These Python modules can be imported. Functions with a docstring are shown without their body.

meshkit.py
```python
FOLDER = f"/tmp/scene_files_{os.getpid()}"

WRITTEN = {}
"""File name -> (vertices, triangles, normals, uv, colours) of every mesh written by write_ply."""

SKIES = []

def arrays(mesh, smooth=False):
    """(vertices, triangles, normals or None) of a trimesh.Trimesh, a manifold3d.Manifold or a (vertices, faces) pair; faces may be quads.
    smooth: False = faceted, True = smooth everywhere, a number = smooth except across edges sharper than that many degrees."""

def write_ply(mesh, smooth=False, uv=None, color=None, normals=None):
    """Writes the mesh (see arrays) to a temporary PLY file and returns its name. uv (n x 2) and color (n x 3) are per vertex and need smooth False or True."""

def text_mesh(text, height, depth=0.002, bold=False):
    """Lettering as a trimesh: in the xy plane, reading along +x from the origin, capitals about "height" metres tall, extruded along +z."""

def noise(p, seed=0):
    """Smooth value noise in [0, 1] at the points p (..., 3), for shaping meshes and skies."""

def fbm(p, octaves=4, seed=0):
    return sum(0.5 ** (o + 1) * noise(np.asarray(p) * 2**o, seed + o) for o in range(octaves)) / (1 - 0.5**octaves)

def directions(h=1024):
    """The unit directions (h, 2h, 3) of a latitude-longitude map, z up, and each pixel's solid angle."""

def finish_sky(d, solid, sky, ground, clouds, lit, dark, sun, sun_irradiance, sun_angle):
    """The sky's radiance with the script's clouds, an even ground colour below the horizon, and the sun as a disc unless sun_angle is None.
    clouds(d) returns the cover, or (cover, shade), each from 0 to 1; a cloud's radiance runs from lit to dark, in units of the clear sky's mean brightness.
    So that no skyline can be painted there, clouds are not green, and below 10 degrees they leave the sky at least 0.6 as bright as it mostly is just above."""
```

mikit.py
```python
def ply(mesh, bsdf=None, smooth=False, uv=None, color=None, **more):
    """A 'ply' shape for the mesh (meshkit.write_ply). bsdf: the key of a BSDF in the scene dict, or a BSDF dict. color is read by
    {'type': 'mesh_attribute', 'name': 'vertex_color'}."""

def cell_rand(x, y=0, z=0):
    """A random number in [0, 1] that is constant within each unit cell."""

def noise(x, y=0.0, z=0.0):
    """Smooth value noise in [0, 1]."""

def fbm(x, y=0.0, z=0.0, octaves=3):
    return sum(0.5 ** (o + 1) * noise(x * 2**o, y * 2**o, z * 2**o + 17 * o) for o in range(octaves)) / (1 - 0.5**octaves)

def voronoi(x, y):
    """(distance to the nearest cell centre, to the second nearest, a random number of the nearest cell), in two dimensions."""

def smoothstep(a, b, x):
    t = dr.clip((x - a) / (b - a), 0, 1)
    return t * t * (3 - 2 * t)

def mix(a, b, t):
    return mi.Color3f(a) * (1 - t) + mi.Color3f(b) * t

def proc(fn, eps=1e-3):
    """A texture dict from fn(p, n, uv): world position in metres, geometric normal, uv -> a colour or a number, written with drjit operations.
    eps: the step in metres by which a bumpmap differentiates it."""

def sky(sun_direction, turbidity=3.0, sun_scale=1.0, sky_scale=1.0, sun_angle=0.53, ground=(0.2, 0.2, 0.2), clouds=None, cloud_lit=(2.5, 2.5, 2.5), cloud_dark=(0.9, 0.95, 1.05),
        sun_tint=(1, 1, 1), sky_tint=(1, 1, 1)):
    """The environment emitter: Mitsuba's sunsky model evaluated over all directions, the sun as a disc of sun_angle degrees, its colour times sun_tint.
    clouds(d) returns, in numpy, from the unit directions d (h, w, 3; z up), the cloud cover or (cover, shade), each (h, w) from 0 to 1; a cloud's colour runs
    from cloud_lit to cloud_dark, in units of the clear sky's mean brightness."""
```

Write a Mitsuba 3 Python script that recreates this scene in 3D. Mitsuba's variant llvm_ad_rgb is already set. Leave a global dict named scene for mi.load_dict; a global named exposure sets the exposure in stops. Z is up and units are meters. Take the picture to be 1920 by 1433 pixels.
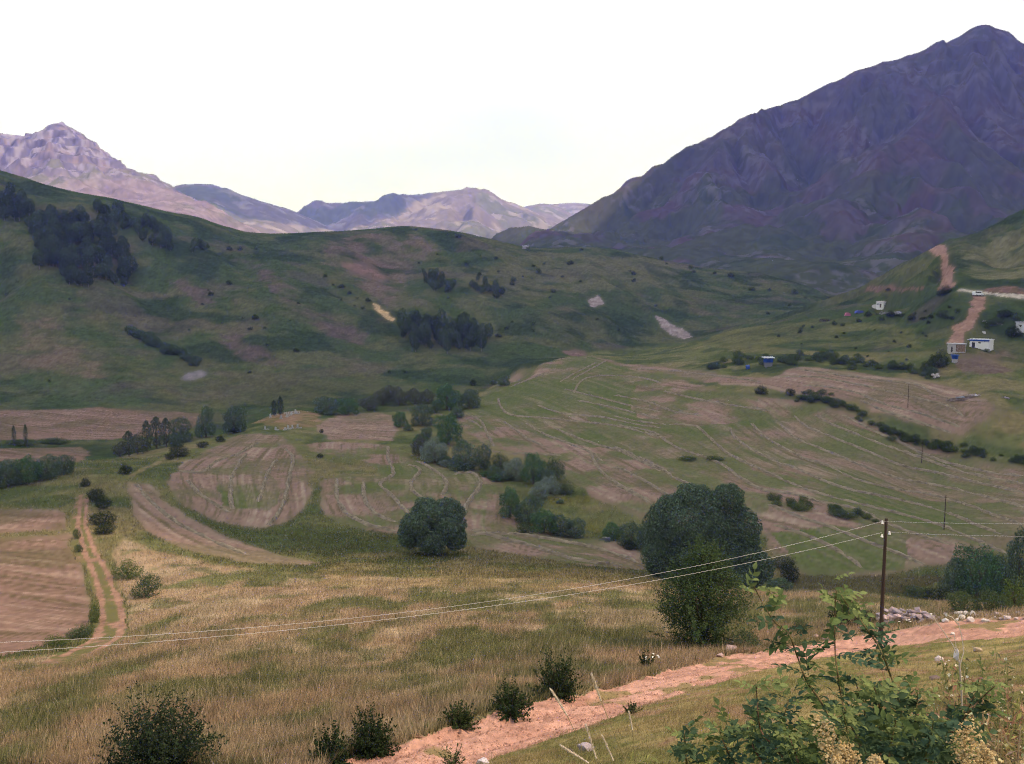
import math, random
import numpy as np
import trimesh, shapely
from shapely.geometry import Polygon, LineString
from scipy.interpolate import RBFInterpolator, PchipInterpolator
from scipy.ndimage import map_coordinates, gaussian_filter
import mitsuba as mi
import mikit, meshkit

T = mi.ScalarTransform4f
scene, labels = {}, {}
RNG = np.random.default_rng(7)

# ------------------------------------------------------------------ camera, sky, sun, exposure
PITCH, FOC = math.radians(5.46), 1630.0            # tilt below the horizon, focal length in pixels of a 1920 px wide picture
CP, SP = math.cos(PITCH), math.sin(PITCH)
scene['camera'] = {'type': 'perspective', 'fov': 2 * math.degrees(math.atan(960 / FOC)), 'fov_axis': 'x', 'near_clip': 0.1, 'far_clip': 40000.0,
                   'to_world': T().look_at(origin=[0, 0, 0], target=[0, CP, -SP], up=[0, 0, 1]),
                   'medium': {'type': 'ref', 'id': 'haze_air'}}
SUN = np.array([0.60, -0.26, 0.80]); SUN /= np.linalg.norm(SUN)
exposure = 0.7


def cloud_cover(d):
    n = meshkit.fbm(d * np.array([3.0, 3.0, 7.0]), 5, 3)
    c = np.clip((n - 0.20) / 0.22, 0, 1)
    return 0.93 + 0.07 * c, np.clip((meshkit.fbm(d * np.array([2.6, 2.6, 11.0]), 5, 9) - 0.42) * 2.4, 0, 0.6)


scene['sky_light'] = mikit.sky(SUN.tolist(), turbidity=3, clouds=cloud_cover, cloud_lit=(7.9, 8.1, 9.0), cloud_dark=(6.2, 6.7, 7.9), sun_scale=1.4, sun_tint=(1.07, 0.97, 0.97))

# ------------------------------------------------------------------ helpers


def ray(px, py):
    """Direction of the sight line through a picture point, scaled to one metre forward."""
    a, b = (np.asarray(px, float) - 960) / FOC, (716.5 - np.asarray(py, float)) / FOC
    fy = CP + b * SP
    return a / fy, (-SP + b * CP) / fy


def at(px, py, Y):
    x, z = ray(px, py)
    return np.stack([x * Y, np.broadcast_to(np.asarray(Y, float), np.shape(x)), z * Y], -1)


def _h2(ix, iy, seed):
    h = (ix * 374761393 + iy * 668265263 + seed * 1442695041) & 0xFFFFFFFF
    h = ((h ^ (h >> 13)) * 1274126177) & 0xFFFFFFFF
    return ((h ^ (h >> 16)) & 0xFFFFFF) / 16777215.0


def vn(x, y, seed=0):
    ix, iy = np.floor(x).astype(np.int64), np.floor(y).astype(np.int64)
    tx, ty = x - ix, y - iy
    tx, ty = tx * tx * (3 - 2 * tx), ty * ty * (3 - 2 * ty)
    a = _h2(ix, iy, seed) * (1 - tx) + _h2(ix + 1, iy, seed) * tx
    b = _h2(ix, iy + 1, seed) * (1 - tx) + _h2(ix + 1, iy + 1, seed) * tx
    return a * (1 - ty) + b * ty


def fb(x, y, octaves=4, seed=0):
    """Fractal noise, 0 to 1, of plan position."""
    s, w = 0, 0
    for o in range(octaves):
        s = s + 0.5 ** o * vn(x * 2 ** o + 31.7 * o, y * 2 ** o - 17.3 * o, seed + o)
        w += 0.5 ** o
    return s / w


def sstep(a, b, x):
    t = np.clip((x - a) / (b - a), 0, 1)
    return t * t * (3 - 2 * t)


def mixc(a, b, t):
    return np.asarray(a) * (1 - t[:, None]) + np.asarray(b) * t[:, None]


def gullies(x, y, gx, gy, scale, octaves=4, seed=0, strength=1.0):
    """Erosion relief: waves that run down the slope (gx, gy), finer octave by octave. Height in units of the first wave, about -1 to 1."""
    dx, dy = gy * strength, -gx * strength
    total, hx, hy = np.zeros_like(x), np.zeros_like(x), np.zeros_like(x)
    amp, f = 0.5, 1.0 / scale
    for o in range(octaves):
        px, py = x * f, y * f
        ix, iy = np.floor(px).astype(np.int64), np.floor(py).astype(np.int64)
        fx, fy = px - ix, py - iy
        ddx, ddy = dx + hy * 0.9, dy - hx * 0.9
        va, vx, vy, wt = 0, 0, 0, 1e-6
        for i in (-1, 0, 1):
            for j in (-1, 0, 1):
                qx = fx - i - 0.2 - 0.6 * _h2(ix + i, iy + j, seed + 11 * o)
                qy = fy - j - 0.2 - 0.6 * _h2(ix + i, iy + j, seed + 11 * o + 5)
                w = np.exp(-2.2 * (qx * qx + qy * qy))
                m = (qx * ddx + qy * ddy) * 2 * np.pi
                c, s = np.cos(m), -np.sin(m)
                va, vx, vy, wt = va + c * w, vx + s * ddx * w, vy + s * ddy * w, wt + w
        total += amp * va / wt
        hx, hy = hx + amp * vx / wt, hy + amp * vy / wt
        amp, f = amp * 0.5, f * 2
    return total


MATTE = {'type': 'twosided', 'bsdf': {'type': 'diffuse', 'reflectance': {'type': 'mesh_attribute', 'name': 'vertex_color'}}}
scene['land_surface'] = MATTE
scene['leaf_surface'] = {'type': 'principledthin', 'base_color': {'type': 'mesh_attribute', 'name': 'vertex_color'}, 'roughness': 0.55, 'diff_trans': 0.7, 'eta': 1.35}
scene['glossy_leaf'] = {'type': 'principledthin', 'base_color': {'type': 'mesh_attribute', 'name': 'vertex_color'}, 'roughness': 0.30, 'diff_trans': 0.5, 'eta': 1.6}


def raw_ply(v, f, n, c, bsdf='land_surface'):
    d = {'type': 'ply', 'filename': meshkit.write_ply((v, f), False, None, c, normals=n), 'face_normals': n is None, 'bsdf': {'type': 'ref', 'id': bsdf}}
    return d


def numbered(key):
    if key not in TAKEN:
        TAKEN[key] = 0
        return key
    TAKEN[key] += 1
    return f'{key}_{TAKEN[key]:03d}'


TAKEN = {}


def tag(key, label=None, category=None, group=None, kind=None):
    d = {k: v for k, v in dict(label=label, category=category, group=group, kind=kind).items() if v}
    labels[key] = {**labels.get(key, {}), **d}
    return key


def put(key, mesh, color, bsdf='land_surface', smooth=False, parent=None, **more):
    """One entry of the scene from a mesh of one colour (or a colour per vertex)."""
    key = numbered((parent + '__' if parent else '') + key)
    v, f = np.asarray(mesh[0] if isinstance(mesh, tuple) else mesh.vertices), np.asarray(mesh[1] if isinstance(mesh, tuple) else mesh.faces)
    c = np.asarray(color, float)
    c = np.tile(c, (len(v), 1)) if c.ndim == 1 else c
    scene[key] = mikit.ply((v, f), bsdf, smooth=smooth, color=c, **more)
    return key


def thing(key, label, category, group=None):
    key = numbered(key)
    tag(key, label, category, group)
    return key


# ------------------------------------------------------------------ the land: heights known at surveyed points (picture x, y and metres forward)


class Relief:
    """Heights over a fan-shaped grid round the viewpoint: the slope to the eye is a smooth function of bearing and log distance."""

    def __init__(self, pts, smooth=1e-4, azscale=2.2):
        p = np.array(pts, float)
        w = at(p[:, 0], p[:, 1], p[:, 2])
        az, r = np.arctan2(w[:, 0], w[:, 1]), np.hypot(w[:, 0], w[:, 1])
        self.k = azscale
        self.f = RBFInterpolator(np.stack([az * azscale, np.log(r)], 1), w[:, 2] / r, kernel='thin_plate_spline', smoothing=smooth)

    def on(self, az, lr):
        """Heights on the grid az x lr, from a coarser grid (the function is smooth)."""
        ca, cl = np.linspace(az.min(), az.max(), 140), np.linspace(lr.min(), lr.max(), 190)
        A, L = np.meshgrid(ca, cl, indexing='ij')
        t = self.f(np.stack([A.ravel() * self.k, L.ravel()], 1)).reshape(A.shape)
        i = (az - ca[0]) / (ca[-1] - ca[0]) * (len(ca) - 1)
        j = (lr - cl[0]) / (cl[-1] - cl[0]) * (len(cl) - 1)
        return map_coordinates(t, np.meshgrid(i, j, indexing='ij'), order=3, mode='nearest') * np.exp(lr)[None]


def slopes(z, az, r):
    """Height gradient (east, north) on the fan grid."""
    za, zr = np.gradient(z, az, axis=0) / r[None], np.gradient(z, r, axis=1)
    s, c = np.sin(az)[:, None], np.cos(az)[:, None]
    return zr * s + za * c, zr * c - za * s


def grid_faces(na, nr):
    i = np.arange(na * nr).reshape(na, nr)
    a, b, c, d = i[:-1, :-1].ravel(), i[1:, :-1].ravel(), i[1:, 1:].ravel(), i[:-1, 1:].ravel()
    return np.vstack([np.stack([a, b, c], 1), np.stack([a, c, d], 1)])


def vertex_normals(v, f):
    n = np.zeros_like(v)
    fn = np.cross(v[f[:, 1]] - v[f[:, 0]], v[f[:, 2]] - v[f[:, 0]])
    for k in range(3):
        for q in range(3):
            n[:, q] += np.bincount(f[:, k], fn[:, q], len(v))
    n /= np.linalg.norm(n, axis=1, keepdims=True) + 1e-20
    return np.where(n[:, 2:] < 0, -n, n)


VALLEY = [
    # the slope the picture was taken from
    (1920, 1433, 9.5), (1700, 1433, 10.5), (1500, 1433, 12), (1300, 1433, 14), (1100, 1433, 16.5), (960, 1433, 19), (1920, 1300, 18), (1700, 1300, 22), (1400, 1330, 21), (1200, 1370, 21),
    (1920, 1200, 39), (1800, 1205, 41), (1650, 1213, 46), (1520, 1235, 41), (1400, 1263, 35), (1200, 1322, 29), (1030, 1385, 25), (900, 1433, 22.5),
    (2050, 1195, 36), (2050, 1433, 8.5), (-60, 1440, 30), (2300, 1433, 8),
    # the far edge of the path and the meadow beyond
    (1920, 1160, 46), (1750, 1172, 48), (1600, 1196, 49), (1450, 1222, 45), (1310, 1243, 42), (1180, 1280, 36), (1060, 1308, 31.5), (930, 1340, 28), (800, 1385, 25.5), (650, 1433, 23.5),
    (400, 1433, 26), (200, 1433, 28), (0, 1433, 29), (0, 1330, 42), (300, 1330, 38), (600, 1330, 37), (900, 1250, 46), (1100, 1215, 50), (1300, 1190, 56), (1450, 1170, 60), (1600, 1150, 62),
    (0, 1250, 60), (200, 1200, 70), (400, 1180, 66), (600, 1170, 66), (800, 1160, 66), (1000, 1150, 67), (1250, 1140, 72), (400, 1085, 100), (600, 1085, 98), (800, 1085, 96), (1000, 1085, 94),
    (1215, 1100, 88), (1450, 1115, 86), (1600, 1118, 84), (1700, 1130, 78), (1850, 1140, 70), (1920, 1150, 62),
    # fields on the left
    (0, 1100, 92), (0, 1012, 122), (0, 955, 150), (0, 925, 165), (150, 1100, 95), (150, 1000, 128), (160, 930, 158), (0, 905, 176), (140, 890, 180), (240, 1000, 130), (240, 930, 160),
    (300, 870, 205), (300, 1050, 112), (350, 950, 158), (450, 1050, 116), (450, 990, 148), (450, 900, 192), (490, 812, 268), (420, 828, 252), (340, 848, 225), (560, 850, 235), (585, 930, 178), (600, 1050, 118), (700, 1000, 142),
    (815, 1035, 125), (700, 900, 200), (650, 960, 162), (900, 960, 165), (900, 1030, 130), (1000, 1045, 126), (1100, 1060, 118), (640, 828, 262), (740, 835, 255), (600, 775, 330), (700, 775, 328), (560, 772, 322), (500, 790, 300),
    # the ravine behind the left fields, and the fields across it
    (120, 860, 215), (250, 850, 240), (400, 812, 292), (0, 865, 212), (0, 840, 235), (0, 825, 255), (0, 772, 320), (200, 825, 268), (200, 765, 335), (370, 775, 345), (470, 775, 350), (350, 800, 300),
    # the stream
    (950, 708, 430), (900, 738, 385), (860, 760, 350), (790, 790, 300), (800, 840, 255), (870, 875, 228), (960, 905, 208), (1000, 935, 192), (1060, 990, 170), (1140, 1010, 158), (1250, 1060, 142), (1450, 1098, 132), (1600, 1105, 130), (1800, 1112, 132), (1920, 1110, 138),
    # the big field on the right
    (860, 775, 318), (1000, 690, 420), (1110, 667, 455), (1000, 800, 285), (1000, 740, 345), (1150, 740, 335), (1150, 850, 245), (1250, 930, 195), (1150, 960, 182), (1400, 985, 172), (1440, 1040, 148), (1600, 1080, 140), (1770, 994, 176),
    (1770, 1060, 148), (1920, 1030, 160), (1300, 800, 275), (1450, 890, 215), (1600, 900, 215), (1728, 868, 246), (1920, 960, 190), (1920, 880, 228), (1500, 780, 285), (1702, 765, 268), (1600, 765, 282), (1860, 760, 262), (1800, 818, 254), (1920, 800, 250),
    (1330, 725, 325), (1430, 735, 305), (1540, 752, 290), (1230, 685, 400), (1500, 690, 330), (1650, 705, 310), (1770, 720, 292), (1920, 720, 288),
    # the slopes above it
    (1440, 688, 340), (1300, 645, 520), (1400, 620, 500), (1530, 600, 470), (1440, 655, 400), (1600, 640, 400), (1600, 675, 345), (1700, 670, 334), (1800, 658, 324), (1920, 650, 330), (1700, 600, 420), (1795, 640, 340), (1840, 560, 400), (1830, 600, 360), (1920, 562, 385), (1920, 600, 362),
    (1650, 578, 475), (1590, 590, 470), (1775, 540, 425), (1660, 545, 520), (1770, 500, 480), (1765, 462, 545), (1700, 490, 570), (1640, 525, 580), (1800, 455, 560), (1850, 432, 555), (1920, 402, 540), (1920, 470, 480), (1920, 530, 410), (1860, 500, 470), (2050, 350, 520), (2050, 480, 440), (2050, 560, 370), (2050, 650, 310), (2050, 760, 240), (2050, 900, 205),
    (1700, 545, 760), (1800, 530, 800), (1920, 520, 800), (2050, 500, 800), (1620, 560, 640),
    # the hill on the left: foot, face, crest and the ground behind the crest
    (0, 700, 380), (0, 740, 345), (200, 735, 360), (200, 690, 395), (420, 745, 375), (420, 690, 420), (600, 740, 385), (600, 700, 425), (750, 720, 412), (750, 680, 460), (850, 700, 432), (850, 660, 485), (960, 690, 450), (1000, 668, 490), (1080, 664, 515), (1180, 650, 560), (1290, 637, 585),
    (0, 600, 450), (0, 500, 520), (0, 400, 600), (0, 342, 650), (-150, 300, 640), (-150, 500, 500), (-150, 700, 360), (-150, 800, 250), (-150, 930, 160), (-150, 1100, 92), (-150, 1260, 60), (200, 600, 470), (200, 500, 550), (200, 420, 630), (200, 378, 690), (350, 410, 720), (460, 437, 745), (400, 600, 490), (400, 500, 600),
    (600, 600, 520), (600, 520, 610), (600, 437, 770), (700, 600, 540), (700, 520, 640), (700, 432, 800), (760, 425, 820), (800, 560, 590), (800, 500, 690), (880, 440, 840), (900, 600, 560), (900, 530, 650), (1000, 465, 850), (1000, 540, 670), (1000, 610, 560), (1100, 463, 850), (1100, 540, 680), (1100, 600, 590), (1250, 490, 850), (1250, 550, 710), (1250, 615, 605),
    (1400, 512, 830), (1400, 570, 700), (1500, 540, 790), (1525, 560, 760), (1400, 605, 620), (1530, 580, 660), (1560, 572, 690),
    (-150, 380, 900), (0, 430, 900), (200, 470, 950), (460, 500, 1000), (700, 500, 1050), (900, 510, 1080), (1100, 530, 1080), (1300, 550, 1060), (1480, 580, 1000), (1600, 580, 900), (-300, 350, 640), (-300, 600, 420), (-300, 850, 200), (-300, 1100, 90), (-300, 1440, 28),
]
relief = Relief(VALLEY, smooth=3e-5)

DEG = math.pi / 180
AZ_IN = np.linspace(-36 * DEG, 36 * DEG, 780)
LR = np.log(np.concatenate([np.geomspace(6.0, 100, 520, endpoint=False), np.geomspace(100, 200, 75, endpoint=False), np.geomspace(200, 350, 190, endpoint=False), np.geomspace(350, 900, 270, endpoint=False), np.geomspace(900, 1200, 30)]))
R = np.exp(LR)
Z0 = relief.on(AZ_IN, LR)
near = sstep(16, 7.5, R)[None]
Z0 = Z0 * (1 - near) + near * (-1.65 - np.interp(AZ_IN, [0, 30 * DEG], [0.52, 0.36])[:, None] * R[None])
AA, RR = np.meshgrid(AZ_IN, R, indexing='ij')
XX, YY = RR * np.sin(AA), RR * np.cos(AA)

# relief of the land itself: gullies on the hill, uneven ground in the fields
gx, gy = slopes(Z0, AZ_IN, R)
steep = np.hypot(gx, gy)
hilly = sstep(0.14, 0.36, gaussian_filter(steep, 6)) * sstep(330, 440, RR)
Z1 = Z0 + (hilly * 9.0 * gullies(XX, YY, gx * 2.2, gy * 2.2, 95.0, 4, 3) + hilly * 5.0 * (fb(XX / 60, YY / 60, 4, 21) - 0.5)
           + sstep(20, 90, RR) * 0.5 * (fb(XX / 9, YY / 9, 3, 5) - 0.5) + 0.22 * (fb(XX / 2.2, YY / 2.2, 3, 8) - 0.5) + 0.05 * (fb(XX / 0.45, YY / 0.45, 2, 9) - 0.5) * sstep(90, 30, RR))
TAN = Z1 / RR


def height(x, y):
    shape = np.shape(x)
    x, y = np.asarray(x, float).ravel(), np.asarray(y, float).ravel()
    i = np.interp(np.arctan2(x, y), AZ_IN, np.arange(len(AZ_IN)))
    j = np.interp(np.log(np.hypot(x, y)), LR, np.arange(len(LR)))
    z = map_coordinates(Z1, [i, j], order=1, mode='nearest')
    return z.reshape(shape) if shape else float(z[0])


def ground(px, py):
    """The points of the land that the sight lines through these picture points meet (nan where they meet none)."""
    px, py = np.atleast_1d(np.asarray(px, float)), np.atleast_1d(np.asarray(py, float))
    x, z = ray(px, py)
    q = np.hypot(x, 1)
    i = np.interp(np.arctan2(x, 1), AZ_IN, np.arange(len(AZ_IN)))
    a = np.clip(i.astype(int), 0, len(AZ_IN) - 2)
    w = (i - a)[:, None]
    col = TAN[a] * (1 - w) + TAN[a + 1] * w
    hit = col >= (z / q)[:, None]
    j = np.argmax(hit, 1)
    ok = hit.any(1) & (j > 0)
    j = np.maximum(j, 1)
    k = np.arange(len(j))
    t0, t1 = col[k, j - 1] - z / q, col[k, j] - z / q
    r = np.exp(LR[j - 1] + (LR[j] - LR[j - 1]) * np.clip(t0 / (t0 - t1 + 1e-12), 0, 1))
    out = np.stack([x / q * r, r / q, z / q * r], -1)
    out[~ok] = np.nan
    return out


def spot(px, py):
    return ground(px, py)[0]


def dense(pts, step=6.0, closed=True):
    p = np.array(pts, float)
    if closed:
        p = np.vstack([p, p[:1]])
    out = []
    for a, b in zip(p[:-1], p[1:]):
        n = max(1, int(np.hypot(*(b - a)) / step))
        out.append(a + (b - a) * np.linspace(0, 1, n, endpoint=False)[:, None])
    out.append(p[-1:])
    return np.vstack(out)


def smooth_line(pts, n=12):
    p = np.array(pts, float)
    t = np.concatenate([[0], np.cumsum(np.hypot(*np.diff(p, axis=0).T))])
    s = np.linspace(0, t[-1], max(2, int(len(p) * n)))
    return np.stack([PchipInterpolator(t, p[:, k])(s) for k in range(2)], 1)


def plan(pts):
    """A piece of land outlined in the picture, as a polygon on the map."""
    p = dense(pts)
    w = ground(p[:, 0], p[:, 1])
    return Polygon(w[~np.isnan(w[:, 0]), :2]).buffer(0)


# what lies where; later entries lie over earlier ones
PATH_TOP = [(640, 1433), (700, 1413), (800, 1387), (860, 1364), (930, 1342), (1000, 1319), (1060, 1309), (1100, 1303), (1180, 1281), (1250, 1259), (1310, 1244), (1380, 1230), (1450, 1222), (1520, 1208), (1600, 1197), (1650, 1189), (1700, 1179), (1760, 1170), (1830, 1163), (1990, 1158)]
PATH_LOW = [(1990, 1180), (1920, 1190), (1850, 1197), (1760, 1203), (1690, 1209), (1640, 1215), (1590, 1224), (1520, 1237), (1450, 1252), (1400, 1264), (1330, 1285), (1260, 1306), (1200, 1324), (1160, 1342), (1100, 1362), (1030, 1387), (960, 1411), (900, 1433), (860, 1445)]
FIELD_E = [(860, 775), (905, 745), (955, 710), (1000, 688), (1050, 672), (1110, 667), (1200, 690), (1330, 728), (1420, 742), (1540, 757), (1600, 775), (1640, 802), (1720, 832), (1800, 856), (1990, 890), (1990, 1010), (1920, 1030), (1860, 1040), (1790, 1052), (1700, 1072), (1600, 1082), (1500, 1078), (1460, 1060), (1435, 1010), (1390, 990), (1330, 975), (1250, 985), (1180, 965), (1110, 930), (1070, 900), (1040, 868), (960, 850), (905, 830), (860, 800)]
FIELD_F = [(1150, 684), (1190, 683), (1300, 694), (1380, 706), (1440, 708), (1500, 688), (1560, 693), (1650, 705), (1770, 720), (1800, 735), (1862, 752), (1866, 770), (1800, 818), (1740, 805), (1680, 785), (1600, 755), (1540, 745), (1430, 728), (1330, 718), (1230, 695)]
FIELD_A = [(415, 830), (450, 815), (490, 812), (525, 818), (550, 840), (575, 865), (585, 890), (580, 930), (560, 960), (530, 980), (490, 990), (440, 985), (400, 975), (350, 950), (320, 925), (315, 905), (330, 880), (370, 855)]
FIELD_B = [(248, 903), (285, 907), (300, 935), (345, 968), (420, 1003), (520, 1040), (600, 1056), (560, 1060), (450, 1055), (350, 1032), (290, 1005), (250, 968), (238, 930)]
FIELD_C = [(605, 900), (640, 890), (700, 894), (716, 893), (690, 868), (630, 855), (580, 845), (575, 832), (640, 828), (730, 835), (765, 860), (830, 878), (900, 882), (940, 897), (945, 930), (955, 965), (985, 990), (1090, 1008), (1180, 1022), (1215, 1050), (1210, 1070), (1100, 1062), (1000, 1045), (890, 1028), (870, 990), (800, 985), (745, 1000), (690, 995), (640, 985), (605, 962), (598, 930)]
FIELD_D = [(600, 790), (640, 778), (700, 774), (735, 780), (742, 805), (738, 826), (680, 824), (620, 824), (595, 810)]
LAND = [
    ('grass_bank', [[(-80, 872), (200, 862), (330, 835), (480, 800), (600, 785), (740, 772), (850, 770), (960, 700), (1080, 664), (1300, 640), (1560, 660), (1740, 660), (1990, 690), (1990, 1180), (1560, 1116), (1150, 1100), (640, 1086), (300, 1045), (230, 1020), (140, 940), (-80, 965)], [(-90, 940), (250, 925), (250, 1040), (250, 1180), (160, 1262), (-90, 1275)]]),
    ('meadow', [[(-40, 1433), (-40, 1250), (60, 1235), (150, 1222), (215, 1210), (242, 1180), (235, 1130), (222, 1090), (212, 1040), (230, 1010), (300, 1035), (400, 1058), (520, 1072), (640, 1080), (760, 1084), (900, 1084), (1050, 1086), (1150, 1094), (1260, 1104), (1400, 1108), (1560, 1110), (1640, 1116), (1730, 1132), (1990, 1150), (1990, 1170)] + PATH_TOP[::-1] + [(600, 1460)]]),
    ('grass_slope', [PATH_LOW + [(800, 1600), (2100, 1600), (2100, 1190)]]),
    ('hay_field', [FIELD_E]),
    ('hay_field', [FIELD_F]),
    ('hay_field', [FIELD_A]),
    ('hay_field', [FIELD_B]),
    ('hay_field', [FIELD_C]),
    ('hay_field', [FIELD_D]),
    ('stubble_field', [[(-60, 1012), (60, 1006), (128, 1001), (136, 1030), (150, 1060), (160, 1100), (165, 1150), (165, 1180), (100, 1207), (50, 1217), (-60, 1252)]]),
    ('stubble_field', [[(-60, 960), (60, 956), (112, 956), (126, 975), (128, 993), (60, 998), (-60, 1003)]]),
    ('stubble_field', [[(-80, 772), (100, 769), (190, 764), (300, 772), (380, 775), (380, 795), (300, 818), (200, 824), (-80, 826)]]),
    ('stubble_field', [[(-80, 842), (155, 838), (162, 850), (155, 866), (-80, 870)]]),
    ('ripe_field', [[(1836, 796), (1880, 780), (1920, 752), (1990, 730), (1990, 870), (1920, 842), (1870, 832), (1826, 816)]]),
    ('mound', [[(478, 792), (515, 776), (560, 769), (604, 776), (594, 800), (530, 806)]]),
    ('farm_track', [[(143, 928), (137, 975), (137, 1010), (150, 1050), (168, 1090), (178, 1130), (183, 1162), (174, 1190), (120, 1225), (60, 1250), (100, 1253), (165, 1232), (215, 1212), (241, 1180), (233, 1150), (222, 1110), (206, 1070), (182, 1030), (166, 990), (163, 950), (166, 926)]]),
    ('footpath', [[(215, 902), (262, 880), (300, 862), (340, 845), (392, 826), (396, 829), (345, 849), (303, 867), (262, 886), (215, 907)]]),
    ('dirt_path', [PATH_TOP + PATH_LOW]),
    ('dirt_road', [[(1744, 468), (1758, 460), (1770, 460), (1776, 472), (1778, 490), (1788, 520), (1790, 536), (1776, 545), (1762, 544), (1766, 528), (1768, 505), (1764, 480)],
                   [(1826, 556), (1849, 556), (1843, 580), (1826, 602), (1810, 622), (1806, 645), (1778, 643), (1786, 622), (1808, 600), (1822, 578)]]),
    ('gravel_road', [[(1798, 546), (1826, 550), (1860, 554), (1990, 568), (1990, 561), (1860, 549), (1826, 546), (1798, 543)]]),
    ('cut_bank', [[(1846, 549), (1850, 541), (1880, 536), (1915, 541), (1990, 552), (1990, 559), (1900, 553)], [(1618, 546), (1622, 535), (1650, 536), (1700, 540), (1742, 543), (1700, 546)]]),
    ('landslip', [[(1228, 592), (1245, 598), (1262, 610), (1280, 616), (1300, 632), (1282, 637), (1260, 628), (1238, 615)], [(1103, 575), (1108, 560), (1118, 553), (1130, 563), (1136, 570), (1118, 573)]]),
    ('sand_scar', [[(696, 568), (706, 571), (722, 582), (740, 598), (734, 602), (714, 590)]]),
    ('bare_bank', [[(1055, 658), (1075, 655), (1098, 660), (1102, 668), (1070, 668)], [(640, 490), (690, 497), (724, 520), (715, 530), (670, 512), (640, 500)]]),
    ('rock_outcrop', [[(338, 712), (352, 700), (372, 693), (388, 697), (384, 706), (360, 713)]]),
    ('stream', [[(1122, 1014), (1130, 1008), (1150, 1012), (1146, 1017), (1132, 1017)]]),
]
PX = XX + (fb(XX / 7, YY / 7, 3, 51) - 0.5) * np.minimum(0.014 * RR, 4.0)
PY = YY + (fb(XX / 7, YY / 7, 3, 57) - 0.5) * np.minimum(0.016 * RR, 5.0)
COVER = np.zeros(XX.shape, np.int32)
COVER_NAMES, POLYS = ['hillside'], [None]
for name, outlines in LAND:
    g = shapely.union_all([plan(o) for o in outlines])
    POLYS.append(g)
    COVER_NAMES.append(name)
    COVER[shapely.contains_xy(g, PX, PY)] = len(COVER_NAMES) - 1
dirt = [n in ('dirt_path', 'farm_track', 'dirt_road') for n in COVER_NAMES]
DIRT = gaussian_filter(np.array(dirt, float)[COVER], 1.5)
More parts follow.
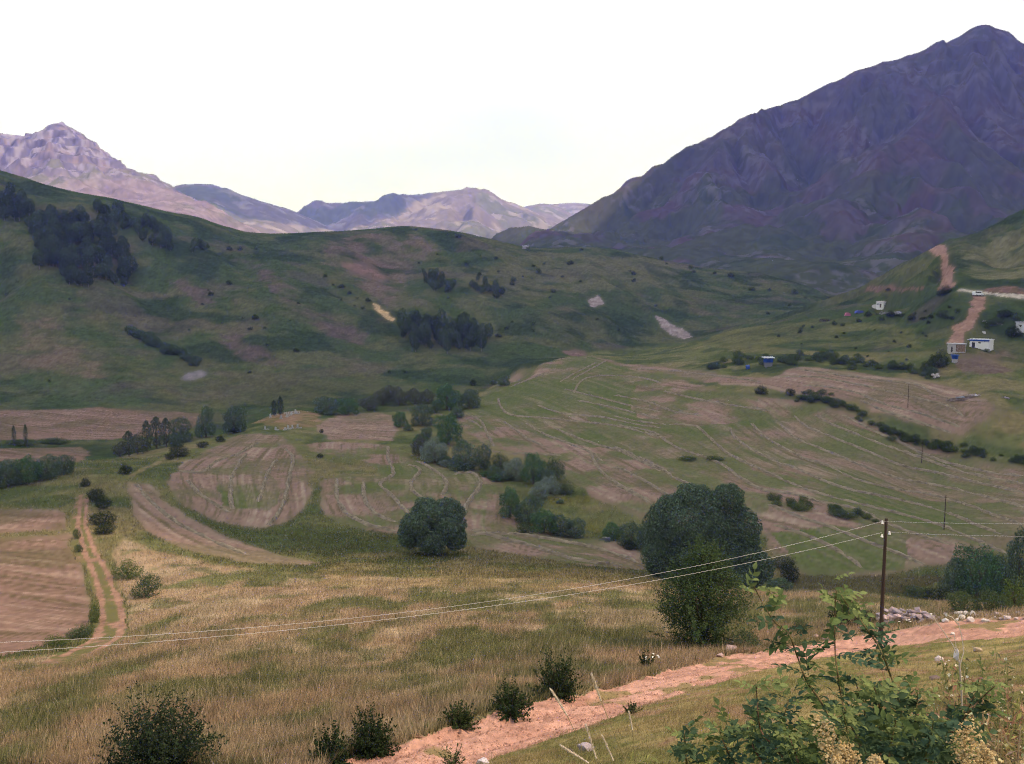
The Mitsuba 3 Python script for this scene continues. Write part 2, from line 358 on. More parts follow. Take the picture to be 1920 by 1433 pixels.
lane = LineString(ground(*dense([(720, 1445), (800, 1412), (900, 1388), (1040, 1345), (1150, 1313), (1300, 1273), (1450, 1238), (1600, 1209), (1700, 1194), (1850, 1180), (1990, 1169)], 10, False).T)[:, :2])
brow = LineString(ground(*dense(PATH_TOP, 10, False).T)[:, :2])
close_by = (RR < 75) & (RR > 18)
DL, DB = np.full(XX.shape, 9.0), np.full(XX.shape, 9.0)
DL[close_by] = shapely.distance(lane, shapely.points(PX[close_by], PY[close_by]))
DB[close_by] = shapely.distance(brow, shapely.points(PX[close_by], PY[close_by]))
Z1 = Z1 - 0.10 * np.exp(-((DL - 0.72) / 0.24) ** 2) + 0.15 * np.exp(-(DB / 0.45) ** 2) * sstep(0.3, 0.7, fb(XX / 0.9, YY / 0.9, 3, 78))       # wheel ruts, and earth pushed up along the far edge
Z1 = Z1 + (DIRT * sstep(110, 40, RR)) * (-0.06 + 0.10 * (fb(XX / 0.5, YY / 0.5, 3, 77) - 0.45))
TAN = Z1 / RR


def zone(outline, edge=0.5, seed=0, soft=0.12, scale=14.0, ragged=0.0):
    """Weight of a patch of other ground cover: ragged where noise eats into its edge."""
    g = plan(outline)
    inside = shapely.contains_xy(g, PX, PY).ravel()
    w = np.zeros(XX.size)
    xi, yi = XX.ravel()[inside], YY.ravel()[inside]
    rag = fb(xi / scale, yi / scale, 4, 100 + seed)
    w[inside] = sstep(edge - soft, edge + soft, 1.15 - rag)
    if ragged:
        w[inside] *= sstep(0.0, 1.0, shapely.distance(g.boundary, shapely.points(xi, yi)) / ragged + 1.6 * (fb(xi / 5, yi / 5, 3, 160 + seed) - 0.5))
    return w


def rows_of(lines, seed):
    """Across-the-rows coordinate of a mown field: 0, 1, 2 ... on its hay rows, smooth between."""
    p, s = [], []
    for k, line in enumerate(lines):
        q = ground(*dense(line, 25, False).T)
        q = q[~np.isnan(q[:, 0])]
        p.append(q[:, :2]); s.append(np.full(len(q), float(k)))
    return RBFInterpolator(np.vstack(p), np.concatenate(s), kernel='thin_plate_spline', smoothing=2000.0)


def cr(cx, cy, x0, y0, k):
    return (x0 + cx / k, y0 + cy / k)


def crop(x0, y0, k, *lines):
    return [[cr(a, b, x0, y0, k) for a, b in line] for line in lines]


ROWS_E = crop(1150, 640, 2.47,
              [(1060, 340), (1200, 410), (1330, 470), (1480, 540), (1700, 600), (1902, 625)], [(940, 340), (1000, 380), (1100, 420), (1250, 480), (1400, 530), (1600, 600), (1902, 660)],
              [(840, 345), (880, 385), (980, 430), (1100, 480), (1200, 520), (1330, 575), (1500, 610), (1660, 650), (1902, 700)], [(780, 390), (830, 440), (940, 490), (1060, 540), (1180, 590), (1300, 630), (1450, 660), (1600, 690), (1760, 730), (1902, 770)],
              [(640, 380), (700, 440), (800, 500), (900, 550), (1000, 580), (1120, 640), (1280, 680), (1480, 715), (1640, 760), (1800, 820), (1902, 850)], [(540, 400), (570, 450), (640, 500), (760, 560), (870, 600), (980, 650), (1100, 690), (1250, 720), (1400, 755), (1560, 800), (1700, 860), (1800, 895)],
              [(260, 385), (380, 395), (450, 450), (530, 520), (640, 575), (780, 640), (900, 690), (1060, 735), (1240, 780), (1420, 825), (1560, 870), (1700, 930), (1830, 985)],
              [(0, 390), (160, 415), (300, 495), (440, 545), (500, 570), (600, 640), (700, 690), (840, 712), (960, 745), (1130, 780), (1290, 855), (1480, 920), (1570, 945)],
              [(0, 490), (100, 530), (200, 580), (320, 650), (420, 690), (560, 740)], [(0, 580), (150, 650), (230, 700), (300, 740)], [(0, 660), (100, 710), (170, 750)])
ROWS_E2 = crop(1150, 640, 2.47, [(720, 755), (800, 790), (900, 830), (1000, 860), (1100, 900), (1200, 940), (1330, 990), (1440, 1035)], [(740, 850), (830, 880), (930, 915), (1020, 960), (1100, 1010), (1150, 1050)],
               [(0, 250), (150, 280), (300, 330), (420, 345)], [(230, 230), (420, 275), (600, 305), (740, 325)], [(0, 345), (140, 375), (250, 385)])
ROWS_C0 = crop(560, 680, 2.81, [(870, 280), (960, 310), (1000, 390), (1030, 440)], [(1080, 310), (1150, 360), (1220, 410), (1300, 440)], [(1200, 320), (1280, 370), (1400, 420), (1530, 470), (1600, 520)],
               [(1540, 480), (1600, 580), (1700, 650), (1800, 700), (1860, 730)], [(1290, 310), (1400, 370), (1560, 430), (1700, 470), (1800, 520), (1911, 575)], [(1000, 470), (1150, 480), (1400, 490)], [(1050, 190), (1070, 240), (1130, 280), (1250, 290), (1450, 310), (1640, 330), (1900, 395)],
               [(1380, 100), (1450, 60), (1570, 0)], [(1440, 90), (1530, 40), (1620, -10)], [(1110, 130), (1240, 80), (1360, 30)], [(1260, 225), (1400, 270), (1600, 290), (1800, 330), (1911, 345)], [(1400, 140), (1600, 190), (1800, 240), (1911, 260)], [(1450, 160), (1500, 90), (1600, 70), (1911, 110)],
               [(1470, 200), (1640, 235), (1911, 300)], [(790, 275), (900, 305), (970, 345)])
ROWS_F = crop(1150, 640, 2.47, [(850, 130), (1000, 150), (1250, 185), (1400, 200), (1480, 245)], [(760, 165), (900, 165), (1100, 195), (1280, 235), (1450, 275), (1560, 305), (1620, 350)], [(880, 205), (1110, 235), (1250, 290), (1400, 330), (1530, 370), (1610, 400)],
              [(1150, 275), (1250, 320), (1400, 370), (1560, 425)])
ROWS_F2 = crop(1150, 640, 2.47, [(100, 130), (300, 140), (500, 165), (700, 190)])
ROWS_A = crop(0, 700, 2.986, [(1050, 600), (1150, 700), (1290, 780)], [(1000, 545), (1130, 560), (1200, 500), (1340, 450), (1450, 380)], [(1300, 760), (1290, 640), (1380, 450)], [(1440, 720), (1460, 680), (1500, 560), (1550, 480)], [(1500, 850), (1540, 810), (1590, 720), (1620, 580), (1640, 480), (1590, 420)])
ROWS_B = crop(0, 700, 2.986, [(760, 620), (850, 720), (980, 830), (1130, 910), (1240, 960), (1390, 1020)])
ROWS_C = crop(560, 680, 2.81, [(200, 610), (200, 700), (250, 790), (380, 860), (520, 890)], [(340, 620), (350, 720), (400, 790), (520, 840)], [(470, 440), (470, 490), (500, 580), (430, 640), (490, 700), (580, 800)], [(560, 540), (640, 570), (590, 640), (660, 720)], [(620, 520), (730, 580), (780, 630), (750, 700)],
              [(820, 590), (900, 580), (960, 630), (890, 740), (870, 780)], [(910, 880), (1050, 925), (1200, 960), (1500, 1050), (1700, 1070)], [(900, 910), (1100, 905), (1300, 930), (1600, 990), (1800, 1060)])
ROWS = {4: [ROWS_E, ROWS_E2 + ROWS_C0], 5: [ROWS_F, ROWS_F2], 6: [ROWS_A], 7: [ROWS_B], 8: [ROWS_C]}

# colours of the ground, by what grows or lies there
x, y = XX.ravel(), YY.ravel()
n_big, n_mid, n_fine, n_dot = fb(x / 45, y / 45, 4, 1), fb(x / 11, y / 11, 4, 2), fb(x / 2.0, y / 2.0, 3, 3), vn(x * 2.3, y * 2.3, 4)
col = np.zeros((x.size, 3))
cov = COVER.ravel()
# -- hillside and rough grass
GREEN_DARK, GREEN, OLIVE, MAUVE, STRAW = (0.030, 0.047, 0.021), (0.053, 0.075, 0.029), (0.088, 0.092, 0.042), (0.118, 0.082, 0.080), (0.30, 0.225, 0.125)
base = mixc(GREEN, OLIVE, sstep(0.42, 0.62, n_big * 0.5 + n_mid * 0.5))
base = mixc(base, GREEN_DARK, sstep(0.50, 0.66, fb(x / 26, y / 26, 4, 31)) * 0.8)
base = mixc(base, MAUVE, sstep(0.60, 0.72, fb(x / 38, y / 30, 5, 33)) * 0.35)
for outline, colour, k, edge in [
    ([(440, 470), (480, 480), (560, 540), (640, 590), (700, 620), (690, 650), (620, 640), (540, 580), (470, 520), (430, 490)], MAUVE, 1, 0.62),
    ([(600, 450), (700, 436), (800, 440), (830, 470), (780, 500), (760, 560), (735, 590), (690, 560), (640, 520), (590, 490)], (0.16, 0.110, 0.094), 2, 0.60),
    ([(20, 600), (90, 590), (160, 640), (210, 690), (180, 740), (90, 740), (30, 680)], (0.15, 0.105, 0.075), 3, 0.55),
    ([(400, 620), (460, 625), (520, 660), (560, 690), (470, 690), (420, 660)], MAUVE, 4, 0.5),
    ([(610, 668), (680, 664), (690, 685), (620, 690)], MAUVE, 5, 0.6),
    ([(300, 520), (360, 520), (420, 560), (400, 590), (330, 560)], MAUVE, 6, 0.45),
    ([(400, 700), (560, 690), (700, 690), (740, 710), (700, 745), (560, 765), (380, 760), (300, 740)], (0.088, 0.088, 0.040), 7, 0.6),
    ([(0, 680), (160, 700), (300, 730), (280, 765), (0, 768)], (0.060, 0.085, 0.034), 8, 0.6),
    ([(860, 520), (1000, 470), (1200, 480), (1300, 500), (1250, 540), (1000, 560), (880, 560)], (0.112, 0.108, 0.058), 9, 0.55),
    ([(960, 590), (1100, 575), (1230, 590), (1240, 630), (1100, 650), (960, 650)], GREEN_DARK, 10, 0.65),
    ([(1300, 640), (1400, 610), (1560, 600), (1700, 600), (1760, 640), (1740, 660), (1500, 650), (1380, 660)], (0.135, 0.130, 0.052), 11, 0.6),
    ([(1300, 690), (1400, 664), (1500, 664), (1600, 680), (1740, 690), (1760, 705), (1600, 692), (1430, 700)], GREEN_DARK, 12, 0.6),
    ([(1780, 660), (1900, 650), (1920, 690), (1800, 700)], (0.17, 0.115, 0.09), 13, 0.5),
    ([(1800, 470), (1920, 420), (1990, 400), (1990, 530), (1920, 530), (1860, 528), (1800, 520)], (0.165, 0.150, 0.080), 14, 0.62),
    ([(1630, 530), (1700, 490), (1760, 470), (1764, 540)], (0.115, 0.118, 0.045), 15, 0.7),
    ([(1690, 535), (1740, 505), (1762, 500), (1758, 525), (1720, 540)], (0.135, 0.128, 0.036), 16, 0.5),
    ([(500, 995), (600, 985), (760, 1000), (880, 1040), (800, 1060), (640, 1056), (560, 1030)], (0.062, 0.080, 0.028), 17, 0.62),
    ([(1020, 930), (1120, 930), (1160, 970), (1200, 985), (1120, 1000), (1040, 975)], (0.14, 0.13, 0.035), 18, 0.6),
    ([(1440, 935), (1500, 930), (1560, 950), (1640, 975), (1560, 975), (1480, 955)], (0.17, 0.165, 0.045), 19, 0.7),
    ([(1470, 1060), (1700, 1078), (1780, 1080), (1700, 1115), (1480, 1105)], (0.085, 0.075, 0.036), 20, 0.65),
    ([(560, 1075), (900, 1078), (1200, 1092), (1200, 1112), (900, 1100), (560, 1095)], STRAW, 21, 0.55),
]:
    base = mixc(base, colour, zone(outline, edge, k, 0.22, 14.0, 9.0) * (0.72 if k < 7 else 0.8))
base *= (0.72 + 0.56 * n_fine)[:, None] * (0.80 + 0.4 * n_dot)[:, None]
col[:] = base
# -- tall meadow grass and the grazed slope
m = cov == COVER_NAMES.index('meadow')
s = sstep(0.40, 0.60, 0.55 * n_mid + 0.45 * fb(x / 3.5, y / 6, 3, 41))
s = sstep(0.30, 0.55, 0.4 * s + 0.25 * n_mid + 0.35 * fb(x / 1.8, y / 2.6, 3, 49))
mead = mixc((0.148, 0.150, 0.066), (0.318, 0.230, 0.148), s)
mead = mixc(mead, STRAW, zone([(540, 1072), (760, 1076), (1000, 1078), (1215, 1092), (1215, 1116), (900, 1106), (540, 1098)], 0.62, 140) * 0.8)
mead = mixc(mead, (0.36, 0.280, 0.185), sstep(0.55, 0.7, fb(x / 4, y / 4, 4, 43)) * 0.8)
mead = mixc(mead, (0.105, 0.115, 0.048), sstep(0.60, 0.70, fb(x / 3, y / 3, 4, 44)) * 0.7)
col[m] = (mead * (0.7 + 0.6 * n_fine)[:, None])[m]
m = cov == COVER_NAMES.index('grass_slope')
sl = mixc((0.165, 0.155, 0.060), (0.27, 0.215, 0.10), sstep(0.38, 0.62, fb(x / 1.6, y / 1.6, 4, 45)))
sl = mixc(sl, (0.27, 0.165, 0.11), sstep(0.62, 0.72, fb(x / 1.1, y / 1.1, 3, 46)) * 0.7)
col[m] = (sl * (0.65 + 0.7 * fb(x * 4, y * 4, 2, 47))[:, None])[m]
# -- rough grass of the valley floor
m = cov == COVER_NAMES.index('grass_bank')
gb_ = mixc((0.078, 0.094, 0.036), (0.125, 0.128, 0.052), sstep(0.38, 0.62, n_mid))
gb_ = mixc(gb_, (0.19, 0.155, 0.078), sstep(0.52, 0.68, fb(x / 16, y / 16, 4, 48)) * 0.8)
w_low = np.zeros(x.size)
for k, (outline, colour) in enumerate([([(500, 995), (600, 985), (760, 1000), (880, 1040), (800, 1060), (640, 1056), (560, 1030)], (0.070, 0.082, 0.030)), ([(1020, 930), (1120, 930), (1160, 970), (1200, 985), (1120, 1000), (1040, 975)], (0.125, 0.118, 0.034)), ([(1440, 935), (1500, 930), (1560, 950), (1640, 975), (1560, 975), (1480, 955)], (0.15, 0.145, 0.042)), ([(1470, 1060), (1700, 1078), (1780, 1080), (1700, 1115), (1480, 1105)], (0.080, 0.070, 0.035)), ([(1300, 640), (1400, 615), (1560, 640), (1740, 660), (1740, 668), (1500, 668), (1380, 660)], (0.125, 0.118, 0.05)), ([(1300, 690), (1400, 664), (1500, 664), (1600, 680), (1740, 690), (1760, 705), (1600, 692), (1430, 700)], (0.042, 0.058, 0.024)), ([(1780, 660), (1900, 650), (1990, 690), (1800, 705)], (0.15, 0.105, 0.085)), ([(1420, 730), (1560, 748), (1640, 790), (1760, 830), (1990, 880), (1990, 860), (1800, 820), (1600, 745)], (0.075, 0.092, 0.034)), ([(0, 830), (200, 828), (300, 824), (300, 838), (0, 838)], (0.045, 0.062, 0.026))]):
    gb_ = mixc(gb_, colour, zone(outline, 0.62, 120 + k) * 0.9)
col[m] = (gb_ * (0.72 + 0.56 * n_fine)[:, None] * (0.8 + 0.4 * n_dot)[:, None])[m]
# -- mown fields: streaks along the rows
STUBBLE, AFTER = (0.238, 0.158, 0.122), (0.104, 0.122, 0.044)
green_of = {4: (0.37, [[(1060, 800), (1200, 815), (1290, 800), (1500, 782), (1620, 805), (1800, 868), (1990, 905), (1990, 1000), (1800, 1000), (1700, 980), (1450, 900), (1320, 880), (1180, 850), (1080, 830)], [(860, 770), (960, 715), (1110, 668), (1200, 700), (1180, 760), (1240, 830), (1100, 840), (960, 800)], [(1440, 1000), (1560, 985), (1700, 1000), (1700, 1070), (1520, 1075)]]), 8: (0.40, [[(640, 890), (760, 865), (900, 885), (900, 960), (780, 960), (700, 960)]]), 6: (0.52, [[(400, 880), (480, 860), (530, 920), (500, 960), (420, 950)]])}
for c in range(4, 14):
    m = cov == c
    if not m.any():
        continue
    xs, ys = x[m], y[m]
    if c in ROWS:
        s = rows_of(ROWS[c][0] if c != 7 else [[(287, 908), (302, 936), (350, 970), (420, 1004), (520, 1040), (596, 1056)], ROWS_B[0], [(240, 932), (252, 966), (290, 1003), (350, 1030), (450, 1053), (560, 1059)]], c)(np.stack([xs, ys], 1)) * (6.0 if c != 7 else 4.0)
        along = 0.05 * (xs + ys)
    else:
        s, along = (xs * 0.25 + ys * 0.97) / 0.9 + 8 * fb(xs / 25, ys / 25, 3, 61), 0.10 * xs
    streak = 0.42 * vn(s * 1.1, along * 0.6, 62 + c) + 0.33 * vn(s * 2.9, along * 1.4, 63 + c) + 0.25 * n_fine[m]
    edge, zones = green_of.get(c, (0.78, []))
    g = sstep(edge + 0.05, edge + 0.25, 0.6 * n_mid[m] + 0.4 * streak) * 0.8
    for k, o in enumerate(zones):
        g = np.maximum(g, zone(o, 0.54 if c == 4 else 0.58, 70 + k, 0.2, 22.0)[m] * (0.72 + 0.28 * sstep(0.62, 0.45, streak)))
    cc = mixc(STUBBLE, (0.325, 0.240, 0.182), sstep(0.52, 0.74, streak))
    cc = mixc(cc, (0.128, 0.104, 0.058), sstep(0.46, 0.28, streak) * 0.85)
    cc = mixc(cc, (0.128, 0.118, 0.060), sstep(0.46, 0.60, n_big[m] * 0.4 + n_mid[m] * 0.6) * 0.55)
    cc = mixc(cc, AFTER, g)
    if COVER_NAMES[c] == 'stubble_field':
        cc = cc * np.array([0.80, 0.77, 0.78])
    col[m] = cc * (0.8 + 0.4 * n_dot[m])[:, None]


def patch(name, a, b, sx, sd, fine=0.5):
    m = np.isin(cov, [k for k, q in enumerate(COVER_NAMES) if q == name])
    t = sstep(0.35, 0.65, fb(x[m] / sx, y[m] / sx, 4, sd))
    col[m] = mixc(a, b, t) * (1 - fine / 2 + fine * vn(x[m] / sx * 5, y[m] / sx * 5, sd + 1))[:, None]


patch('ripe_field', (0.185, 0.150, 0.072), (0.120, 0.125, 0.048), 5, 81)
patch('mound', (0.25, 0.16, 0.10), (0.16, 0.13, 0.06), 6, 82)
patch('farm_track', (0.30, 0.180, 0.130), (0.23, 0.140, 0.100), 1.3, 83)
patch('footpath', (0.20, 0.16, 0.085), (0.14, 0.13, 0.05), 3, 84)
patch('dirt_path', (0.49, 0.282, 0.215), (0.39, 0.215, 0.163), 0.7, 85, 0.5)
patch('dirt_road', (0.31, 0.190, 0.145), (0.24, 0.145, 0.110), 3, 86)
patch('gravel_road', (0.46, 0.40, 0.32), (0.38, 0.33, 0.27), 3, 87)
patch('cut_bank', (0.175, 0.105, 0.080), (0.120, 0.090, 0.060), 4, 88)
patch('landslip', (0.30, 0.245, 0.235), (0.21, 0.17, 0.165), 4, 89)
patch('sand_scar', (0.50, 0.34, 0.18), (0.38, 0.27, 0.16), 4, 90)
patch('bare_bank', (0.20, 0.125, 0.105), (0.14, 0.10, 0.08), 5, 91)
patch('rock_outcrop', (0.22, 0.19, 0.20), (0.14, 0.13, 0.13), 3, 92)
# the two wheel ruts of the farm track and grass on the strip between them
RUTS = [[(152, 930), (146, 985), (158, 1035), (180, 1085), (190, 1130), (193, 1165), (180, 1195), (120, 1230)], [(163, 935), (160, 985), (178, 1035), (202, 1075), (222, 1125), (232, 1165), (222, 1195), (150, 1240)]]
m = COVER_NAMES.index('farm_track') == cov
d = np.min([shapely.distance(LineString(ground(*dense(q, 8, False).T)[:, :2]), shapely.points(x[m], y[m])) for q in RUTS], 0)
col[m] = mixc(col[m], (0.115, 0.115, 0.045), sstep(0.22, 0.42, d + 0.5 * (fb(x[m], y[m], 3, 93) - 0.5)) * sstep(0.2, 0.45, n_fine[m]) * 0.9)
# tufts that have taken hold on the dirt path
m = COVER_NAMES.index('dirt_path') == cov
col[m] = mixc(col[m], (0.17, 0.15, 0.06), sstep(0.62, 0.70, fb(x[m] / 1.7, y[m] / 2.4, 4, 94)) * 0.8)

# along every border the two kinds of ground run into each other in flecks
mix_in = np.stack([gaussian_filter(col[:, k].reshape(XX.shape), 1.3).ravel() for k in range(3)], 1)
edge_ = np.zeros(XX.shape, bool)
for q in (1, 2, 3):
    edge_[q:] |= COVER[q:] != COVER[:-q]; edge_[:-q] |= COVER[q:] != COVER[:-q]
    edge_[:, q:] |= COVER[:, q:] != COVER[:, :-q]; edge_[:, :-q] |= COVER[:, q:] != COVER[:, :-q]
edge_ &= (RR > 90) & ~np.isin(COVER, [k for k, q in enumerate(COVER_NAMES) if q in ('dirt_road', 'gravel_road', 'cut_bank', 'landslip', 'sand_scar', 'farm_track', 'footpath', 'stream')])
col = mixc(col, mix_in, edge_.ravel() * (0.45 + 0.5 * n_fine))

V = np.stack([x, y, Z1.ravel()], 1)
F = grid_faces(*XX.shape)
F = F[:, [0, 2, 1]]
N = vertex_normals(V, F)
fc = cov[F[:, 0]]
scene['water_surface'] = {'type': 'principled', 'base_color': {'type': 'rgb', 'value': [0.05, 0.05, 0.06]}, 'roughness': 0.08, 'specular': 0.6}
FIELD_KEYS = {}
for c in np.unique(fc):
    f = F[fc == c]
    u, inv = np.unique(f, return_inverse=True)
    key = numbered(COVER_NAMES[c])
    FIELD_KEYS[int(c)] = key
    scene[key] = raw_ply(V[u], inv.reshape(-1, 3), N[u], col[u], 'water_surface' if COVER_NAMES[c] == 'stream' else 'land_surface')
    tag(key, kind='structure')


# ------------------------------------------------------------------ the wider ground, all round the viewpoint
def wider():
    parts = []
    r0 = np.exp(LR)
    a = np.concatenate([[36 * DEG], np.linspace(40 * DEG, 320 * DEG, 40), [324 * DEG]])
    r1 = np.geomspace(6.0, 1200, 60)
    zr = np.array([np.interp(np.log(r1), LR, Z1[k]) for k in (-1, 0)])
    w = sstep(36 * DEG, 324 * DEG, a)[:, None]
    z = zr[0][None] * (1 - w) + zr[1][None] * w
    back = np.exp(-((a - math.pi) / 1.2) ** 2)[:, None]
    z = z * (1 - back) + back * (-1.6 + r1[None] * 0.12)
    A, Q = np.meshgrid(a, r1, indexing='ij')
    parts.append((np.stack([Q * np.sin(A), Q * np.cos(A), z], -1).reshape(-1, 3), grid_faces(*A.shape)[:, [0, 2, 1]]))
    a2, r2 = np.linspace(0, 2 * math.pi, 120), np.concatenate([[1150], np.geomspace(1201, 20000, 32)])
    A, Q = np.meshgrid(a2, r2, indexing='ij')
    parts.append((np.stack([Q * np.sin(A), Q * np.cos(A), -75 - 0 * A - 25 * fb(Q * np.sin(A) / 300, Q * np.cos(A) / 300, 3, 5)], -1).reshape(-1, 3), grid_faces(*A.shape)[:, [0, 2, 1]]))
    a3 = np.linspace(0, 2 * math.pi, 24)
    rim = np.stack([6.0 * np.sin(a3), 6.0 * np.cos(a3), np.interp(a3, a, z[:, 0]) if False else -1.65 - 0.44 * 6.0 * (0.5 + 0.5 * np.cos(a3))], 1)
    parts.append((np.vstack([rim, [[0, 0, -1.7]]]), np.stack([np.arange(23), np.full(23, 24), np.arange(1, 24)], 1)))
    v = np.vstack([p[0] for p in parts])
    f = np.vstack([p[1] + o for p, o in zip(parts, np.cumsum([0] + [len(p[0]) for p in parts]))])
    return v, f


v, f = wider()
c = mixc(GREEN, OLIVE, fb(v[:, 0] / 60, v[:, 1] / 60, 3, 4))
scene['terrain'] = mikit.ply((v, f), 'land_surface', smooth=True, color=c)
tag('terrain', kind='structure')


# ------------------------------------------------------------------ mountains
def mountain(key, pts, azr, rr, na, nr, seed, amp, gscale, paint, gk=2.0, octaves=5, sharp=None):
    rel = Relief(pts, smooth=1e-5, azscale=2.2)
    az, lr = np.linspace(azr[0] * DEG, azr[1] * DEG, na), np.linspace(math.log(rr[0]), math.log(rr[1]), nr)
    z = rel.on(az, lr)
    r = np.exp(lr)
    A, Q = np.meshgrid(az, r, indexing='ij')
    X, Y = Q * np.sin(A), Q * np.cos(A)
    gx, gy = slopes(gaussian_filter(z, 2), az, r)
    st = np.hypot(gx, gy)
    g = gullies(X, Y, gx * gk, gy * gk, gscale, octaves, seed)
    rough = fb(X / (gscale * 0.33), Y / (gscale * 0.33), 6, seed + 3) - 0.5
    edge = 0.45 + 0.55 * sstep(0.05, 0.35, st)
    crest = np.argmax(z / r[None], 1)
    edge = edge * (0.26 + 0.74 * sstep(0.0, 0.10, np.abs(lr[None] - lr[crest][:, None])))       # the surveyed crest line stays
    z = z + amp * edge * g + amp * 0.75 * rough * np.maximum(edge, 0.45)
    if sharp is not None:
        z = sharp(X, Y, z, g)
    v = np.stack([X.ravel(), Y.ravel(), z.ravel()], 1)
    f = grid_faces(na, nr)[:, [0, 2, 1]]
    n = vertex_normals(v, f)
    colour = paint(X.ravel(), Y.ravel(), z.ravel(), g.ravel(), n)
    k = numbered(key)
    scene[k] = raw_ply(v, f, n, colour)
    tag(k, kind='structure')


ROCK, ROCK_PALE, HEATH, TURF = (0.080, 0.072, 0.080), (0.130, 0.118, 0.126), (0.084, 0.064, 0.066), (0.062, 0.074, 0.040)


def paint_big(x, y, z, g, n):
    a, b = fb(x / 130, y / 130, 5, 201), fb(x / 34, y / 34, 4, 202)
    c = mixc(HEATH, ROCK, sstep(0.40, 0.60, b * 0.6 + a * 0.4))
    up = sstep(-20, 420, z + 260 * (a - 0.5))
    c = mixc(c, TURF, sstep(0.44, 0.58, fb(x / 95, y / 95, 5, 203) + 0.18 * (0.66 - up)) * (1 - 0.7 * up))
    c = mixc(c, (0.045, 0.062, 0.034), sstep(0.56, 0.64, fb(x / 48, y / 48, 4, 204)) * (1 - up) * 0.8)
    crag = sstep(0.60, 0.66, fb(x / 75, y / 75, 5, 205) + 0.10 * up)
    c = mixc(c, ROCK_PALE, crag * 0.55 * sstep(0.42, 0.62, fb(x / 11, y / 11, 4, 206)))
    return c * (0.75 + 0.5 * fb(x / 10, y / 10, 3, 207))[:, None]


def crag_steps(where, h, seed):
    """Cliff bands: the height is gathered into steps where the rock stands out."""
    def f(X, Y, z, g):
        w = where(X, Y, z)
        q = (z + 30 * (fb(X / 90, Y / 90, 4, seed) - 0.5)) / h
        t = q - np.floor(q)
        return z + w * h * (sstep(0.25, 0.75, t) - t)
    return f


BIG = [(1955, 100, 2170), (1920, 82, 2150), (1897, 69, 2120), (1876, 62, 2110), (1852, 59, 2100), (1826, 64, 2095), (1806, 68, 2090), (1774, 90, 2080), (1741, 98, 2070), (1700, 113, 2060), (1650, 126, 2045), (1600, 143, 2030), (1550, 166, 2015), (1500, 187, 2000), (1460, 200, 1980), (1420, 219, 1960), (1375, 245, 1935), (1330, 264, 1910), (1280, 300, 1870), (1240, 325, 1830), (1200, 350, 1790), (1145, 384, 1730), (1100, 414, 1680), (1040, 445, 1600), (985, 464, 1530), (930, 490, 1450),
       (2050, 150, 2200), (2250, 250, 2250), (2050, 300, 1800), (2250, 400, 1800), (2250, 600, 950), (1920, 200, 1820), (1840, 180, 1800), (1760, 190, 1800), (1700, 240, 1740), (1600, 220, 1860), (1600, 300, 1700), (1500, 260, 1850), (1480, 330, 1700), (1400, 300, 1770), (1330, 340, 1690), (1250, 390, 1600), (1160, 430, 1540), (1060, 470, 1450),
       (1690, 292, 1520), (1780, 350, 1400), (1880, 440, 1230), (1920, 330, 1500), (1920, 470, 1150), (1620, 345, 1400), (1560, 370, 1420), (1500, 410, 1400), (1400, 400, 1560), (1420, 450, 1350), (1300, 430, 1500), (1250, 480, 1350), (1130, 480, 1360), (1650, 420, 1240), (1560, 460, 1200), (1750, 440, 1180), (1700, 510, 1000), (1560, 530, 1000), (1450, 510, 1130), (1350, 500, 1200), (1250, 520, 1200), (1600, 575, 880), (1450, 560, 960), (1250, 570, 1000), (1050, 540, 1150), (1900, 570, 900), (950, 540, 1200),
       (1920, 130, 2500), (1842, 110, 2500), (1700, 170, 2450), (1500, 240, 2400), (1330, 320, 2300), (1200, 400, 2200), (1100, 450, 2100), (985, 500, 2000), (2050, 200, 2600), (880, 520, 1500), (880, 530, 1900), (880, 560, 1150)]
mountain('mountain', BIG, (-3, 36), (820, 2450), 640, 480, 11, 80, 300, paint_big, 1.7, 6,
         crag_steps(lambda X, Y, z: sstep(0.55, 0.66, fb(X / 160, Y / 160, 4, 66) + 0.10 * sstep(100, 500, z)) * 0.32, 40, 67))


def paint_peak(x, y, z, g, n):
    a, b = fb(x / 160, y / 160, 5, 211), fb(x / 40, y / 40, 4, 212)
    c = mixc((0.210, 0.166, 0.172), (0.160, 0.152, 0.110), sstep(0.42, 0.62, a))
    c = mixc(c, (0.265, 0.215, 0.220), sstep(0.5, 0.62, b) * 0.7)
    rock = sstep(330, 420, z + 150 * (a - 0.5)) * sstep(0.36, 0.46, b)
    c = mixc(c, mixc((0.135, 0.120, 0.155), (0.270, 0.238, 0.270), sstep(0.40, 0.60, fb(x / 22, y / 22, 4, 215))), rock)
    c = mixc(c, (0.085, 0.072, 0.088), sstep(0.57, 0.64, fb(x / 34, y / 26, 4, 213)) * (0.25 + 0.6 * rock))
    return c * (0.78 + 0.44 * fb(x / 12, y / 12, 3, 214))[:, None]


